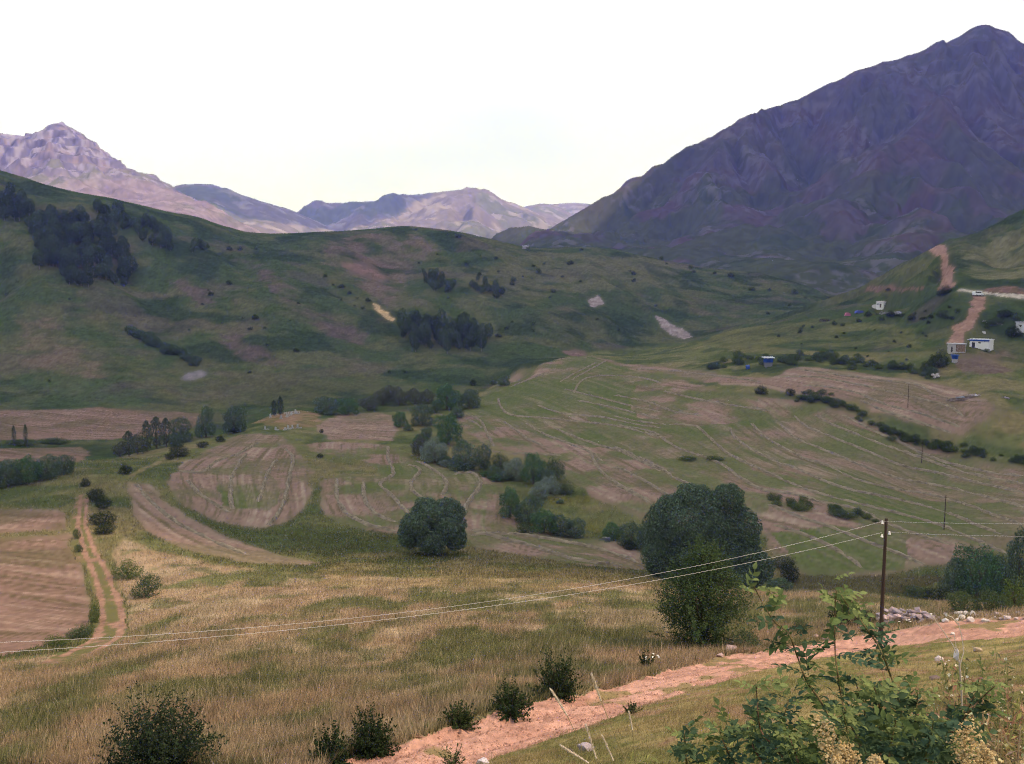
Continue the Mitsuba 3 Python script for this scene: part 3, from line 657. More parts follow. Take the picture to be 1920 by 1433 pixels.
PEAK = [(-160, 262, 3300), (-60, 250, 3250), (0, 254, 3200), (45, 267, 3100), (60, 258, 3070), (75, 248, 3050), (97, 240, 3020), (107, 235, 3005), (116, 229, 3000), (124, 235, 3000), (135, 243, 3000), (150, 253, 3000), (170, 268, 3000), (190, 281, 3000), (230, 316, 2980), (262, 331, 2950), (300, 337, 2900), (322, 350, 2880), (350, 374, 2800), (400, 396, 2700), (470, 434, 2550), (540, 470, 2450),
        (-160, 380, 2400), (0, 330, 2600), (0, 420, 1700), (115, 300, 2650), (115, 400, 1900), (230, 380, 2400), (300, 400, 2300), (350, 440, 2000), (200, 480, 1500), (0, 520, 1300), (400, 480, 1900), (500, 520, 2000), (-160, 520, 1300), (-300, 300, 3300), (-300, 520, 1300),
        (-60, 300, 3900), (115, 300, 3700), (230, 370, 3600), (350, 420, 3400), (470, 480, 3200), (-300, 380, 3900), (560, 520, 2600), (620, 530, 2700)]
mountain('rocky_peak', PEAK, (-37, -9), (1300, 3700), 520, 360, 23, 46, 210, paint_peak, 1.6, 6,
         crag_steps(lambda X, Y, z: sstep(330, 450, z + 160 * (fb(X / 160, Y / 160, 4, 68) - 0.5)) * 0.7 * sstep(590, 530, z), 34, 69))


def paint_far(x, y, z, g, n):
    a, b = fb(x / 320, y / 320, 5, 221), fb(x / 70, y / 70, 4, 222)
    c = mixc((0.185, 0.162, 0.148), (0.140, 0.146, 0.098), sstep(0.42, 0.62, a))
    c = mixc(c, (0.300, 0.262, 0.232), sstep(0.56, 0.70, b) * 0.7)
    return c * (0.8 + 0.4 * fb(x / 25, y / 25, 3, 223))[:, None]


def ridge(line, Y, drop=160, depth=0.42):
    """Survey points of a simple ridge: its skyline, the slope down on this side and beyond."""
    out = []
    for (px, py) in line:
        out += [(px, py, Y), (px, py + 55, Y * (1 - depth * 0.45)), (px, py + drop, Y * (1 - depth)), (px, py + 45, Y * 1.18)]
    return out


mountain('far_mountain', ridge([(470, 470), (560, 402), (600, 393), (680, 386), (740, 381), (790, 373), (835, 369), (862, 366), (885, 361), (920, 370), (970, 390), (1010, 405), (1050, 425), (1120, 470)], 4700), (-18, 6), (2900, 5500), 340, 260, 31, 120, 420, paint_far, 1.5)
mountain('far_ridge', ridge([(260, 390), (330, 350), (360, 349), (400, 352), (450, 371), (500, 385), (560, 403), (600, 422), (640, 442), (720, 480)], 3900), (-25, -7), (2300, 4600), 240, 180, 37, 60, 380, paint_far, 1.4)
mountain('distant_hill', ridge([(900, 440), (960, 400), (990, 390), (1022, 384), (1045, 390), (1075, 404), (1130, 440), (1180, 470)], 6000, 120), (-3, 9), (3700, 7000), 140, 90, 41, 60, 600, paint_far, 1.2)
mountain('distant_ridge', ridge([(900, 430), (980, 390), (1040, 385), (1075, 382), (1115, 385), (1180, 405), (1260, 430)], 7400, 110), (-3, 11), (4700, 8500), 120, 70, 43, 50, 900, paint_far, 1.2)

# ------------------------------------------------------------------ clouds that keep the sun off the valley; higher than anything in the picture
scene['cloud_body'] = {'type': 'principledthin', 'base_color': {'type': 'rgb', 'value': [0.97, 0.97, 0.97]}, 'roughness': 1.0, 'specular': 0.0, 'diff_trans': 1.15} if False else \
    {'type': 'principledthin', 'base_color': {'type': 'rgb', 'value': [0.97, 0.97, 0.98]}, 'roughness': 1.0, 'diff_trans': 0.62, 'eta': 1.01}


def cloud(outline, z, thick, seed, label):
    """A flat-bottomed heap cloud over the ground area that it shades. outline: points of shaded ground (x, y, z)."""
    up = np.array([(p[0] + SUN[0] / SUN[2] * (z - p[2]), p[1] + SUN[1] / SUN[2] * (z - p[2])) for p in outline])
    g = Polygon(up).buffer(0)
    x0, y0, x1, y1 = g.bounds
    step = max(25.0, math.sqrt(g.area / 9000))
    X, Y = np.meshgrid(np.arange(x0 - 60, x1 + 60, step), np.arange(y0 - 60, y1 + 60, step), indexing='ij')
    wx, wy = X + 70 * (fb(X / 120, Y / 120, 3, seed) - 0.5), Y + 70 * (fb(X / 120, Y / 120, 3, seed + 1) - 0.5)
    d = shapely.distance(g.boundary, shapely.points(wx, wy)) * np.where(shapely.contains_xy(g, wx, wy), 1, -1)
    k = np.sqrt(np.clip(d / 260, 0, 1))
    top = z + thick * k * (0.35 + 1.0 * fb(X / 260, Y / 260, 4, seed + 2))
    low = z - 25 * k * fb(X / 150, Y / 150, 3, seed + 3)
    ins = d > 0
    idx = -np.ones(X.shape, int)
    q = grid_faces(*X.shape)
    keep = ins.ravel()[q].all(1)
    q = q[keep]
    n = X.size
    e = np.vstack([q[:, [0, 1]], q[:, [1, 2]], q[:, [2, 0]]])
    es = {tuple(a) for a in e}
    rim = np.array([a for a in es if (a[1], a[0]) not in es])
    v = np.vstack([np.stack([X.ravel(), Y.ravel(), top.ravel()], 1), np.stack([X.ravel(), Y.ravel(), low.ravel()], 1)])
    f = np.vstack([q, q[:, ::-1] + n, np.stack([rim[:, 1], rim[:, 0], rim[:, 0] + n], 1), np.stack([rim[:, 1], rim[:, 0] + n, rim[:, 1] + n], 1)])
    u, inv = np.unique(f, return_inverse=True)
    key = thing('cloud', label, 'cloud')
    scene[key] = mikit.ply((v[u], inv.reshape(-1, 3)), 'cloud_body', smooth=True)


cloud([(-130, 118, -33), (-40, 112, -35), (60, 106, -36), (120, 104, -38), (700, 110, -30), (1700, 600, 100), (2100, 2300, 700), (900, 2350, 650), (560, 2040, 330), (470, 1850, 330), (270, 1590, 200), (160, 1460, 120), (70, 1310, 60), (-60, 1180, 40), (-700, 1050, 80), (-1100, 800, 80), (-900, 200, -20)], 1500, 420, 301, 'broad white heap cloud high over the valley')
cloud([(-1300, 3200, 300), (-900, 3300, 300), (-500, 4000, 400), (-430, 4700, 500), (-700, 5200, 600), (-1000, 4300, 500), (-1500, 4000, 480)], 2600, 400, 311, 'smaller white heap cloud over the far ridges')

# ------------------------------------------------------------------ the air of the valley
AIR = {'type': 'homogeneous', 'albedo': {'type': 'rgb', 'value': [0.90, 0.91, 0.985]}, 'sigma_t': {'type': 'rgb', 'value': [0.000026, 0.000034, 0.000150]}}
scene['haze_air'] = AIR
scene['haze'] = {'type': 'cube', 'to_world': T().translate([0, 3600, 320]).scale([7000, 5100, 540]), 'bsdf': {'type': 'null'}, 'interior': {'type': 'ref', 'id': 'haze_air'}}
tag('haze', 'thin bluish summer haze in the air of the valley', 'haze', kind='stuff')

# ------------------------------------------------------------------ hay rows left by the mower: low ridges of cut hay lying on their field
def windrow(line, field, rng, w=1.1, h=0.46):
    q = ground(*smooth_line(line, 14).T)
    q = q[~np.isnan(q[:, 0])]
    jump = np.hypot(*np.diff(q[:, :2], axis=0).T)
    for part in np.split(q, np.nonzero(jump > 40)[0] + 1):
        t = np.concatenate([[0], np.cumsum(np.hypot(*np.diff(part[:, :2], axis=0).T))])
        if len(part) < 2 or t[-1] < 6:
            continue
        s = np.arange(0, t[-1], 0.8)
        c = np.stack([np.interp(s, t, part[:, k]) for k in (0, 1)], 1) + (np.stack([fb(s / 5, 0 * s + 3, 2, 1), fb(s / 5, 0 * s + 9, 2, 2)], 1) - 0.5) * 0.25
        d = np.gradient(c, axis=0)
        d /= np.linalg.norm(d, axis=1, keepdims=True) + 1e-9
        side = np.stack([-d[:, 1], d[:, 0]], 1)
        gap = sstep(0.25, 0.4, fb(s / 4.0, 0 * s + rng.random() * 50, 3, 5))
        prof = np.array([-1, -0.62, -0.2, 0.25, 0.65, 1.0])
        ph = np.array([-0.25, 0.6, 1.0, 0.9, 0.5, -0.25])
        ww = w * (0.55 + 0.45 * gap) * rng.uniform(0.88, 1.12, len(s))
        x = c[:, None, 0] + side[:, None, 0] * prof * 0.5 * ww[:, None]
        y = c[:, None, 1] + side[:, None, 1] * prof * 0.5 * ww[:, None]
        ends = np.clip(np.minimum(s, s[-1] - s) / 2.0, 0.02, 1)[:, None]
        z = height(x, y) + ph * h * ends * (0.35 + 0.65 * gap)[:, None] * rng.uniform(0.6, 1.35, (len(s), 6))
        v = np.stack([x, y, z], -1).reshape(-1, 3)
        tone = np.clip(rng.normal(1, 0.22, (len(v), 1)), 0.5, 1.6)
        put('windrow', (v, grid_faces(len(s), 6)), np.array([0.225, 0.185, 0.132]) * tone, parent=field)


rng = np.random.default_rng(11)
for c, sets in ROWS.items():
    for lines in sets:
        for line in lines:
            windrow(line, FIELD_KEYS[c], rng)

# ------------------------------------------------------------------ plants


def tube(path, radii, n=6):
    p = np.asarray(path, float)
    radii = np.broadcast_to(np.asarray(radii, float), len(p))
    d = np.gradient(p, axis=0)
    d /= np.linalg.norm(d, axis=1, keepdims=True) + 1e-12
    ref = np.where(np.abs(d[:, 2:]) < 0.9, [[0, 0, 1.0]], [[1.0, 0, 0]])
    u = np.cross(d, ref); u /= np.linalg.norm(u, axis=1, keepdims=True)
    w = np.cross(d, u)
    a = np.arange(n) / n * 2 * np.pi
    v = p[:, None] + (u[:, None] * np.cos(a)[None, :, None] + w[:, None] * np.sin(a)[None, :, None]) * radii[:, None, None]
    v = np.vstack([v.reshape(-1, 3), p[:1], p[-1:]])
    f, m = [], len(p)
    for i in range(m - 1):
        for k in range(n):
            a0, b0 = i * n + k, i * n + (k + 1) % n
            f += [[a0, a0 + n, b0 + n], [a0, b0 + n, b0]]
    f += [[m * n, (k + 1) % n, k] for k in range(n)] if False else [[m * n, k, (k + 1) % n] for k in range(n)]
    f += [[m * n + 1, (m - 1) * n + (k + 1) % n, (m - 1) * n + k] for k in range(n)]
    return v, np.array(f)


def join(*meshes):
    o = np.cumsum([0] + [len(m[0]) for m in meshes])
    return np.vstack([m[0] for m in meshes]), np.vstack([m[1] + k for m, k in zip(meshes, o)])


def unit(a):
    return a / (np.linalg.norm(a, axis=-1, keepdims=True) + 1e-12)


def leaves(p, out, size, rng, colour, spread=0.8, slim=0.5, vary=0.17, pale=0.0):
    """Pointed four-sided leaves (or leaf sprays) at the points p, turned roughly outward; returns mesh and colours."""
    n = len(p)
    nrm = unit(out + spread * rng.normal(size=(n, 3)))
    t = unit(np.cross(nrm, rng.normal(size=(n, 3))))
    b = np.cross(nrm, t)
    s = (size * rng.uniform(0.6, 1.35, n))[:, None]
    v = np.stack([p - t * s * 0.5, p + b * s * slim * 0.5 + nrm * s * 0.08, p + t * s * 0.5, p - b * s * slim * 0.5 + nrm * s * 0.08], 1).reshape(-1, 3)
    i = np.arange(n)[:, None] * 4
    f = np.vstack([i + [0, 1, 2], i + [0, 2, 3]])
    c = np.asarray(colour) * np.clip(rng.normal(1, vary, (n, 1)), 0.45, 1.9) * np.clip(rng.normal(1, 0.07, (n, 3)), 0.8, 1.2)
    under = (rng.random(n) < pale)[:, None]                       # random paler leaves: whitish undersides, also painting in the light highlights of the crown
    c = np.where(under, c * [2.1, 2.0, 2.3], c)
    return (v, f), np.repeat(c, 4, 0)


def crown_points(blobs, n, rng, rough=0.30, deep=0.35):
    """Points through the outer shell of a crown made of overlapping, uneven lobes, with outward directions."""
    b = np.array(blobs, float)
    area = (b[:, 3] * b[:, 4] + b[:, 4] * b[:, 5] + b[:, 3] * b[:, 5])
    k = rng.choice(len(b), n * 2, p=area / area.sum())
    d = unit(rng.normal(size=(len(k), 3)))
    bump = 1 + rough * 2 * (meshkit.fbm(d * 2.6 + k[:, None] * 7.3, 3, 5) - 0.5)
    r = (1 - deep * rng.random(len(k)) ** 2) * bump
    p = b[k, :3] + d * b[k, 3:] * r[:, None]
    keep = np.ones(len(p), bool)
    for j in range(len(b)):
        inside = (((p - b[j, :3]) / (b[j, 3:] * 0.74)) ** 2).sum(1) < 1
        keep &= ~(inside & (k != j))
    p, d = p[keep][:n], unit(d / b[k, 3:])[keep][:n]
    return p, d


def shoots(starts, ends, per, jitter, rng, lift=0.15):
    """Points along upward-bending twigs."""
    t = rng.random((len(starts), per, 1)) ** 0.8
    p = starts[:, None] * (1 - t) + ends[:, None] * t
    L = np.linalg.norm(ends - starts, axis=1)[:, None, None]
    p = p + np.array([0, 0, 1.0]) * (t * t - t) * lift * L + rng.normal(size=p.shape) * jitter * L * (1.15 - t)
    d = np.broadcast_to(unit(ends - starts)[:, None], p.shape)
    return p.reshape(-1, 3), d.reshape(-1, 3)


WILLOW, WILLOW_PALE, SHRUB, DARK, FRESH, CONE, FOREST = (0.092, 0.132, 0.082), (0.17, 0.21, 0.16), (0.080, 0.110, 0.052), (0.036, 0.051, 0.026), (0.095, 0.130, 0.042), (0.045, 0.062, 0.026), (0.074, 0.102, 0.062)
BARK = (0.11, 0.09, 0.07)


def shape_of(mesh, colour, bsdf='leaf_surface'):
    c = np.asarray(colour, float)
    return mikit.ply(mesh, bsdf, smooth=False, color=np.tile(c, (len(mesh[0]), 1)) if c.ndim == 1 else c)


def unit_tree(kind, rng, colour, n, size):
    """Crown and trunk of a plant one metre high and one metre across."""
    if kind == 'willow':
        blobs = [(0, 0, 0.46, 0.36, 0.36, 0.40)] + [(0.30 * math.cos(a) * rng.uniform(0.7, 1.25), 0.30 * math.sin(a), rng.uniform(0.14, 0.72), rng.uniform(0.15, 0.25), rng.uniform(0.15, 0.25), rng.uniform(0.15, 0.24)) for a in np.linspace(0, 12.5, 13)[:-1] + rng.random()] + [(rng.uniform(-.16, .16), rng.uniform(-.1, .1), rng.uniform(0.76, 0.84), 0.17, 0.17, 0.17) for _ in range(2)]
        p, d = crown_points(blobs, n, rng, 0.40, 0.45)
        trunk = join(tube([[0, 0, -0.08], [0.01, 0, 0.2], [0.03, 0.01, 0.5]], [0.045, 0.035, 0.018]), *[tube([[0, 0, 0.12], [0.12 * math.cos(a), 0.12 * math.sin(a), 0.4], [0.2 * math.cos(a), 0.2 * math.sin(a), 0.6]], [0.022, 0.014, 0.006], 5) for a in rng.uniform(0, 6.28, 4)])
    elif kind == 'bush':
        blobs = [(0, 0, 0.36, 0.34, 0.34, 0.42)] + [(0.27 * math.cos(a), 0.27 * math.sin(a), rng.uniform(0.16, 0.55), rng.uniform(0.16, 0.26), rng.uniform(0.16, 0.26), rng.uniform(0.20, 0.30)) for a in np.linspace(0, 6.28, 8)[:-1] + rng.random()]
        p, d = crown_points(blobs, int(n * 0.6), rng, 0.4, 0.5)
        m = n - len(p)
        a, e = rng.uniform(0, 6.28, m // 12), rng.uniform(0.1, 1.45, m // 12)
        en = np.stack([np.cos(a) * np.cos(e) * 0.52, np.sin(a) * np.cos(e) * 0.52, 0.1 + 0.86 * np.sin(e)], 1) * rng.uniform(0.85, 1.12, (m // 12, 1))
        p2, d2 = shoots(en * 0.35, en, 12, 0.05, rng)
        p, d = np.vstack([p, p2]), np.vstack([d, d2])
        trunk = join(*[tube([[0, 0, -0.08], [0.08 * math.cos(a), 0.08 * math.sin(a), 0.2], [0.2 * math.cos(a), 0.2 * math.sin(a), 0.5]], [0.02, 0.014, 0.006], 5) for a in rng.uniform(0, 6.28, 5)])
    elif kind == 'poplar':
        t = rng.random(n)
        a = rng.uniform(0, 6.28, n)
        rr = 0.5 * np.sin(np.pi * np.clip(0.12 + 0.86 * t, 0, 1)) ** 0.7 * (0.45 + 0.6 * rng.random(n)) * (0.75 + 0.5 * vn(t * 9, a * 1.5, 3))
        p = np.stack([rr * np.cos(a), rr * np.sin(a), 0.10 + 0.9 * t], 1)
        d = unit(np.stack([np.cos(a), np.sin(a), 0 * a + 0.5], 1))
        trunk = tube([[0, 0, -0.06], [0, 0, 0.45], [0, 0, 0.95]], [0.05, 0.035, 0.008])
    elif kind == 'forest':
        blobs = [(0, 0, 0.62, 0.34, 0.34, 0.36), (0.16, 0.05, 0.44, 0.26, 0.26, 0.22), (-0.17, -0.04, 0.48, 0.26, 0.26, 0.22), (0.02, -0.18, 0.40, 0.26, 0.24, 0.24), (0, 0.17, 0.45, 0.24, 0.24, 0.24)]
        p, d = crown_points(blobs, n, rng, 0.4)
        trunk = tube([[0, 0, -0.08], [0.01, 0, 0.3], [0, 0, 0.7]], [0.035, 0.03, 0.012], 5)
    ok = p[:, 2] > 0.0
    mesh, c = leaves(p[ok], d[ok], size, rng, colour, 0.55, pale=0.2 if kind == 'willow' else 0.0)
    return mesh, c, trunk


def prototype(name, kind, seed, colour, n, size, bark=BARK):
    mesh, c, trunk = unit_tree(kind, np.random.default_rng(seed), colour, n, size)
    scene['kind_' + name] = {'type': 'shapegroup', 'crown': shape_of(mesh, c), 'trunk' if kind != 'bush' else 'stems': shape_of(trunk, bark, 'land_surface')}


for k in range(3):
    prototype(f'willow_{k}', 'willow', 20 + k, np.array(WILLOW) * ((1, 1, 1), (0.8, 1.0, 0.72), (0.85, 0.85, 0.85))[k], 6500, 0.040)
prototype('willow_pale', 'willow', 24, WILLOW_PALE, 6500, 0.040)
prototype('willow_dull', 'willow', 25, (0.088, 0.098, 0.064), 5000, 0.040)
for k in range(3):
    prototype(f'bush_{k}', 'bush', 30 + k, DARK, 3000, 0.05)
prototype('bush_green', 'bush', 34, SHRUB, 3000, 0.05)
prototype('bush_hill', 'bush', 36, (0.050, 0.068, 0.038), 900, 0.09)
prototype('bush_fresh', 'bush', 35, FRESH, 2600, 0.05)
prototype('poplar', 'poplar', 40, (0.058, 0.080, 0.046), 1500, 0.075)
prototype('sapling', 'poplar', 41, (0.085, 0.105, 0.075), 700, 0.10)
for k in range(3):
    prototype(f'forest_{k}', 'forest', 50 + k, np.array(FOREST) * (1.0, 1.25, 0.85)[k], 900, 0.09, (0.20, 0.18, 0.16))


def grow(name, proto, px, py, w, h, label, category, group=None, sink=0.0, rng=np.random.default_rng(5)):
    """A plant standing where the sight line through (px, py) meets the land, w and h picture points across and high."""
    g = spot(px, py)
    if np.isnan(g[0]):
        return None
    s = g[1] / FOC
    key = thing(name, label, category, group)
    scene[key] = {'type': 'instance', 'to_world': T().translate([g[0], g[1], height(g[0], g[1]) - sink]).rotate([0, 0, 1], rng.uniform(0, 360)).scale([w * s, w * s, h * s * 1.05]), 'shape': {'type': 'ref', 'id': 'kind_' + proto}}
    return key


# trees and bushes along the stream, from its far end to the big willow
STREAM = [
    ('willow_0', 945, 724, 26, 22, 'small round grey green willow at the upper end of the stream beside the mown field'), ('bush_0', 887, 723, 14, 13, 'small dark bush on the pale strip left of the upper stream'),
    ('bush_green', 925, 722, 16, 12, None), ('willow_0', 612, 777, 50, 34, 'leftmost rounded willow of the row behind the graveyard mound'), ('willow_1', 652, 778, 44, 32, 'second rounded willow of the row behind the graveyard mound'),
    ('willow_dull', 692, 770, 44, 28, None), ('willow_dull', 718, 760, 38, 34, None), ('willow_dull', 748, 760, 40, 36, None), ('willow_dull', 778, 757, 36, 30, None), ('willow_dull', 803, 757, 30, 28, None), ('willow_dull', 730, 748, 30, 26, None),
    ('willow_1', 838, 768, 54, 48, 'large willow in the row at the upper stream before the mown field'), ('willow_2', 880, 766, 46, 36, 'dark willow closest to the mown field at the upper stream'), ('willow_0', 856, 784, 32, 22, None), ('bush_green', 815, 775, 30, 22, None),
    ('willow_2', 792, 798, 48, 40, 'round willow beside the stubble corner at the stream'), ('willow_1', 750, 801, 32, 30, 'small willow on the stubble side of the stream'), ('willow_0', 765, 808, 20, 14, None), ('willow_0', 800, 820, 26, 20, None),
    ('willow_1', 840, 834, 58, 58, 'tall rounded willow at the bend of the stream'), ('willow_dull', 786, 856, 36, 42, 'dull purplish leafless looking shrub at the stream bend'), ('willow_pale', 815, 868, 52, 48, 'pale blue green willow at the stream bend'),
    ('willow_pale', 800, 862, 30, 30, None), ('willow_0', 872, 882, 66, 56, 'broad willow below the stream bend'), ('willow_2', 908, 880, 30, 48, 'narrow dark willow leaning on the broad one below the stream bend'), ('willow_pale', 834, 875, 26, 13, 'low whitish bush at the edge of the mown field by the stream'),
    ('bush_green', 938, 880, 36, 34, None), ('willow_pale', 966, 900, 48, 42, 'pale rounded bush in the middle of the stream thicket'), ('willow_1', 1000, 908, 50, 60, 'tallest tree in the middle of the stream thicket'), ('bush_green', 1040, 904, 46, 50, 'fresh dark green tree at the right end of the stream thicket'),
    ('willow_0', 1022, 912, 40, 34, None), ('willow_pale', 1032, 926, 42, 34, None), ('willow_pale', 1012, 934, 42, 30, 'whitest bush at the front of the stream thicket'), ('willow_dull', 1004, 945, 30, 20, None), ('bush_green', 1060, 925, 40, 20, None),
    ('willow_1', 956, 972, 46, 60, 'open willow with bare trunks standing left of the reed bank'), ('willow_0', 992, 984, 60, 56, 'broad willow shrub behind the reed bank'), ('willow_1', 1020, 1000, 60, 46, None), ('willow_2', 1050, 1004, 56, 40, None), ('willow_0', 1080, 1008, 42, 38, None), ('bush_green', 985, 1000, 40, 24, None),
    ('willow_1', 1148, 1010, 44, 30, 'bush left of the little stream pool'), ('willow_2', 1184, 1026, 56, 48, 'dark willow bush right of the little stream pool'), ('bush_1', 1180, 1030, 30, 20, None), ('willow_0', 1215, 1020, 46, 44, None),
]
ORDINAL = 'first second third fourth fifth sixth seventh eighth ninth tenth eleventh twelfth thirteenth fourteenth fifteenth'.split()
SEEN = {}


def nth(word, where):
    SEEN[word] = SEEN.get(word, -1) + 1
    return f'{ORDINAL[SEEN[word]]} {word} {where}'


def part_of(px, py, x0, x1, y0, y1):
    a = ('left', 'middle', 'right')[int(np.clip((px - x0) / (x1 - x0) * 3, 0, 2))]
    b = ('upper', 'central', 'lower')[int(np.clip((py - y0) / (y1 - y0) * 3, 0, 2))]
    return f'{b} {a}'


for proto, px, py, w, h, text in STREAM:
    kind = 'willow_tree' if 'willow' in proto and h > 26 else 'stream_bush'
    word = {'willow_dull': 'dull brownish shrub', 'willow_pale': 'pale greyish bush', 'bush_green': 'low green bush', 'bush_1': 'dark low bush'}.get(proto, 'plain grey willow bush')
    grow(kind, proto, px, py, w, h, text or nth(word, 'of its kind along the stream from its upper end'), 'willow' if kind == 'willow_tree' else 'bush', 'willows and bushes along the stream')

RAVINE = [
    ('willow_dull', 225, 857, 30, 30, None), ('sapling', 242, 856, 26, 46, None), ('willow_dull', 258, 852, 32, 40, None), ('sapling', 276, 847, 24, 56, None), ('sapling', 294, 842, 28, 58, None), ('sapling', 312, 838, 26, 52, None), ('willow_2', 340, 830, 44, 48, 'rounded willow at the right end of the slim ravine trees'),
    ('willow_2', 330, 838, 24, 24, None), ('willow_0', 386, 820, 40, 58, 'tall oval willow in the ravine before the pale field'), ('willow_2', 440, 812, 48, 50, 'oval willow in the ravine closest to the graveyard mound'), ('bush_0', 440, 812, 24, 12, None),
    ('willow_0', 15, 912, 60, 52, None), ('willow_1', 52, 906, 60, 52, None), ('willow_0', 90, 898, 52, 46, None), ('willow_2', 122, 889, 42, 36, None), ('willow_2', -20, 915, 60, 50, None), ('bush_green', 100, 832, 60, 12, None), ('bush_green', 40, 834, 60, 10, None),
    ('sapling', 27, 837, 9, 38, 'first of two slim pale saplings on the bank between stubble fields'), ('sapling', 49, 839, 9, 42, 'second of two slim pale saplings on the bank between stubble fields'),
]
for proto, px, py, w, h, text in RAVINE:
    word = {'sapling': 'slim upright young tree', 'willow_dull': 'brownish low shrub', 'bush_green': 'flat green bush', 'bush_0': 'small dark bush'}.get(proto, 'grey willow shrub')
    where = {'bush_green': 'on the bank between the stubble fields', 'bush_0': 'under the oval ravine willow'}.get(proto, 'of the ravine behind the field path' if px > 200 else 'of the thicket below the stubble field')
    grow('ravine_tree', proto, px, py, w, h, text or nth(word, where), 'tree', 'trees and shrubs in the ravine')

TRACK = [
    ('bush_0', 235, 889, 28, 20, 'black green bush beside the field path, closest to the farm track'), ('bush_1', 336, 856, 40, 26, 'largest black green bush beside the field path'), ('bush_2', 318, 862, 20, 14, None), ('bush_2', 380, 840, 26, 14, 'small black green bush above the footpath near the mown field'), ('bush_0', 413, 829, 20, 14, 'black green bush at the top corner of the mown field'),
    ('bush_1', 160, 912, 22, 18, 'lone dark bush at the top end of the farm track'), ('bush_2', 180, 940, 38, 28, 'topmost dark bush of the row beside the farm track'), ('bush_0', 193, 954, 36, 24, 'second dark bush of the row beside the farm track'), ('bush_1', 192, 983, 54, 30, 'widest dark bush of the row beside the farm track'), ('bush_2', 197, 1001, 46, 22, 'lowest dark bush of the row beside the farm track'),
    ('bush_green', 275, 1120, 62, 50, 'dense dark green bush in the tall grass right of the farm track'), ('bush_fresh', 240, 1085, 60, 40, 'pale green leafy bush above the dense one right of the farm track'), ('bush_fresh', 178, 1168, 24, 52, 'bright green upright bush on the left edge of the farm track'),
    ('bush_green', 150, 1196, 54, 26, 'low green bush at the lower bend of the farm track'), ('bush_fresh', 105, 1212, 50, 24, 'yellowish green weeds at the foot of the stubble field'), ('bush_1', 600, 858, 14, 9, 'tiny dark bush on the grass strip between mown fields'), ('bush_0', 603, 812, 9, 9, 'tiny dark bush on the grassy slope below the mound'), ('bush_green', 145, 1010, 16, 22, None), ('bush_green', 148, 1035, 18, 18, None),
]
for proto, px, py, w, h, text in TRACK:
    grow('bush', proto, px, py, w, h, text or nth('small green shrub', 'down the left edge of the farm track'), 'bush', 'bushes along the farm track and field path')

EDGE = [
    ('bush_1', 1480, 1090, 40, 48, 'dark rounded bush at the end of the hay rows right of the big willow'), ('willow_dull', 1470, 1066, 46, 24, 'reddish brown shrub top behind the dark rounded bush'), ('willow_0', 1462, 1108, 58, 24, 'low bluish bush at the meadow edge right of the big willow'), ('bush_green', 1400, 1218, 66, 44, 'green bush right of the leafy tree at the path edge'), ('bush_green', 1500, 1188, 34, 32, 'small green bush in the dry grass left of the pole'),
    ('bush_0', 1584, 1178, 72, 66, 'large dark bush left of the stone wall and pole'), ('bush_1', 1625, 1172, 40, 34, None), ('willow_1', 1830, 1118, 90, 100, 'tall grey green willow at the right of the meadow behind the wall bushes'), ('willow_0', 1790, 1110, 54, 66, 'smaller willow left of the tall one behind the wall bushes'), ('willow_2', 1912, 1110, 70, 124, 'darkest tall tree at the right edge behind the wall bushes'),
    ('willow_2', 1870, 1118, 60, 80, None), ('bush_green', 1805, 1152, 62, 52, 'green bush growing out of the stones, nearest the pole'), ('bush_green', 1852, 1150, 56, 50, 'green bush growing out of the stones, second from the pole'), ('bush_fresh', 1906, 1148, 66, 80, 'light green bush growing behind the white stones at the right edge'), ('bush_1', 1760, 1128, 60, 30, None), ('bush_green', 1720, 1120, 56, 22, None), ('bush_green', 1880, 1152, 36, 40, None),
    ('bush_1', 1427, 739, 28, 18, 'larger of two round dark bushes on the strip between hay fields'), ('bush_2', 1482, 742, 22, 15, 'smaller of two round dark bushes on the strip between hay fields'), ('bush_green', 1530, 750, 40, 10, None), ('bush_green', 1560, 754, 40, 10, None), ('bush_green', 1505, 748, 30, 8, None),
    ('bush_fresh', 1290, 862, 40, 8, None), ('bush_fresh', 1340, 862, 40, 8, None), ('bush_fresh', 1500, 955, 50, 14, None), ('bush_green', 1580, 968, 60, 12, None), ('bush_1', 1775, 550, 20, 18, 'dark bush on the road bend below the red dirt road'), ('bush_1', 1765, 554, 20, 14, None), ('bush_0', 1733, 472, 30, 22, 'dark tree clump beside the top of the red dirt road'), ('bush_1', 1722, 476, 24, 16, None), ('bush_0', 1900, 632, 32, 26, 'dark leafy bush beside the white hut on the slope'), ('bush_0', 1760, 690, 40, 34, 'dark leafless looking shrub below the tin shed'), ('bush_1', 1740, 696, 30, 22, None),
]
for proto, px, py, w, h, text in EDGE:
    grow('bush' if 'bush' in proto else 'willow_tree', proto, px, py, w, h, text or nth('low bush' if 'bush' in proto else 'plain willow', 'of those behind the wall' if py > 1100 else 'of those on the grass strips of the right field' if py > 730 else 'of those on the slope by the huts and road'), 'bush' if 'bush' in proto else 'willow', None if text else 'low bushes on banks and strips')

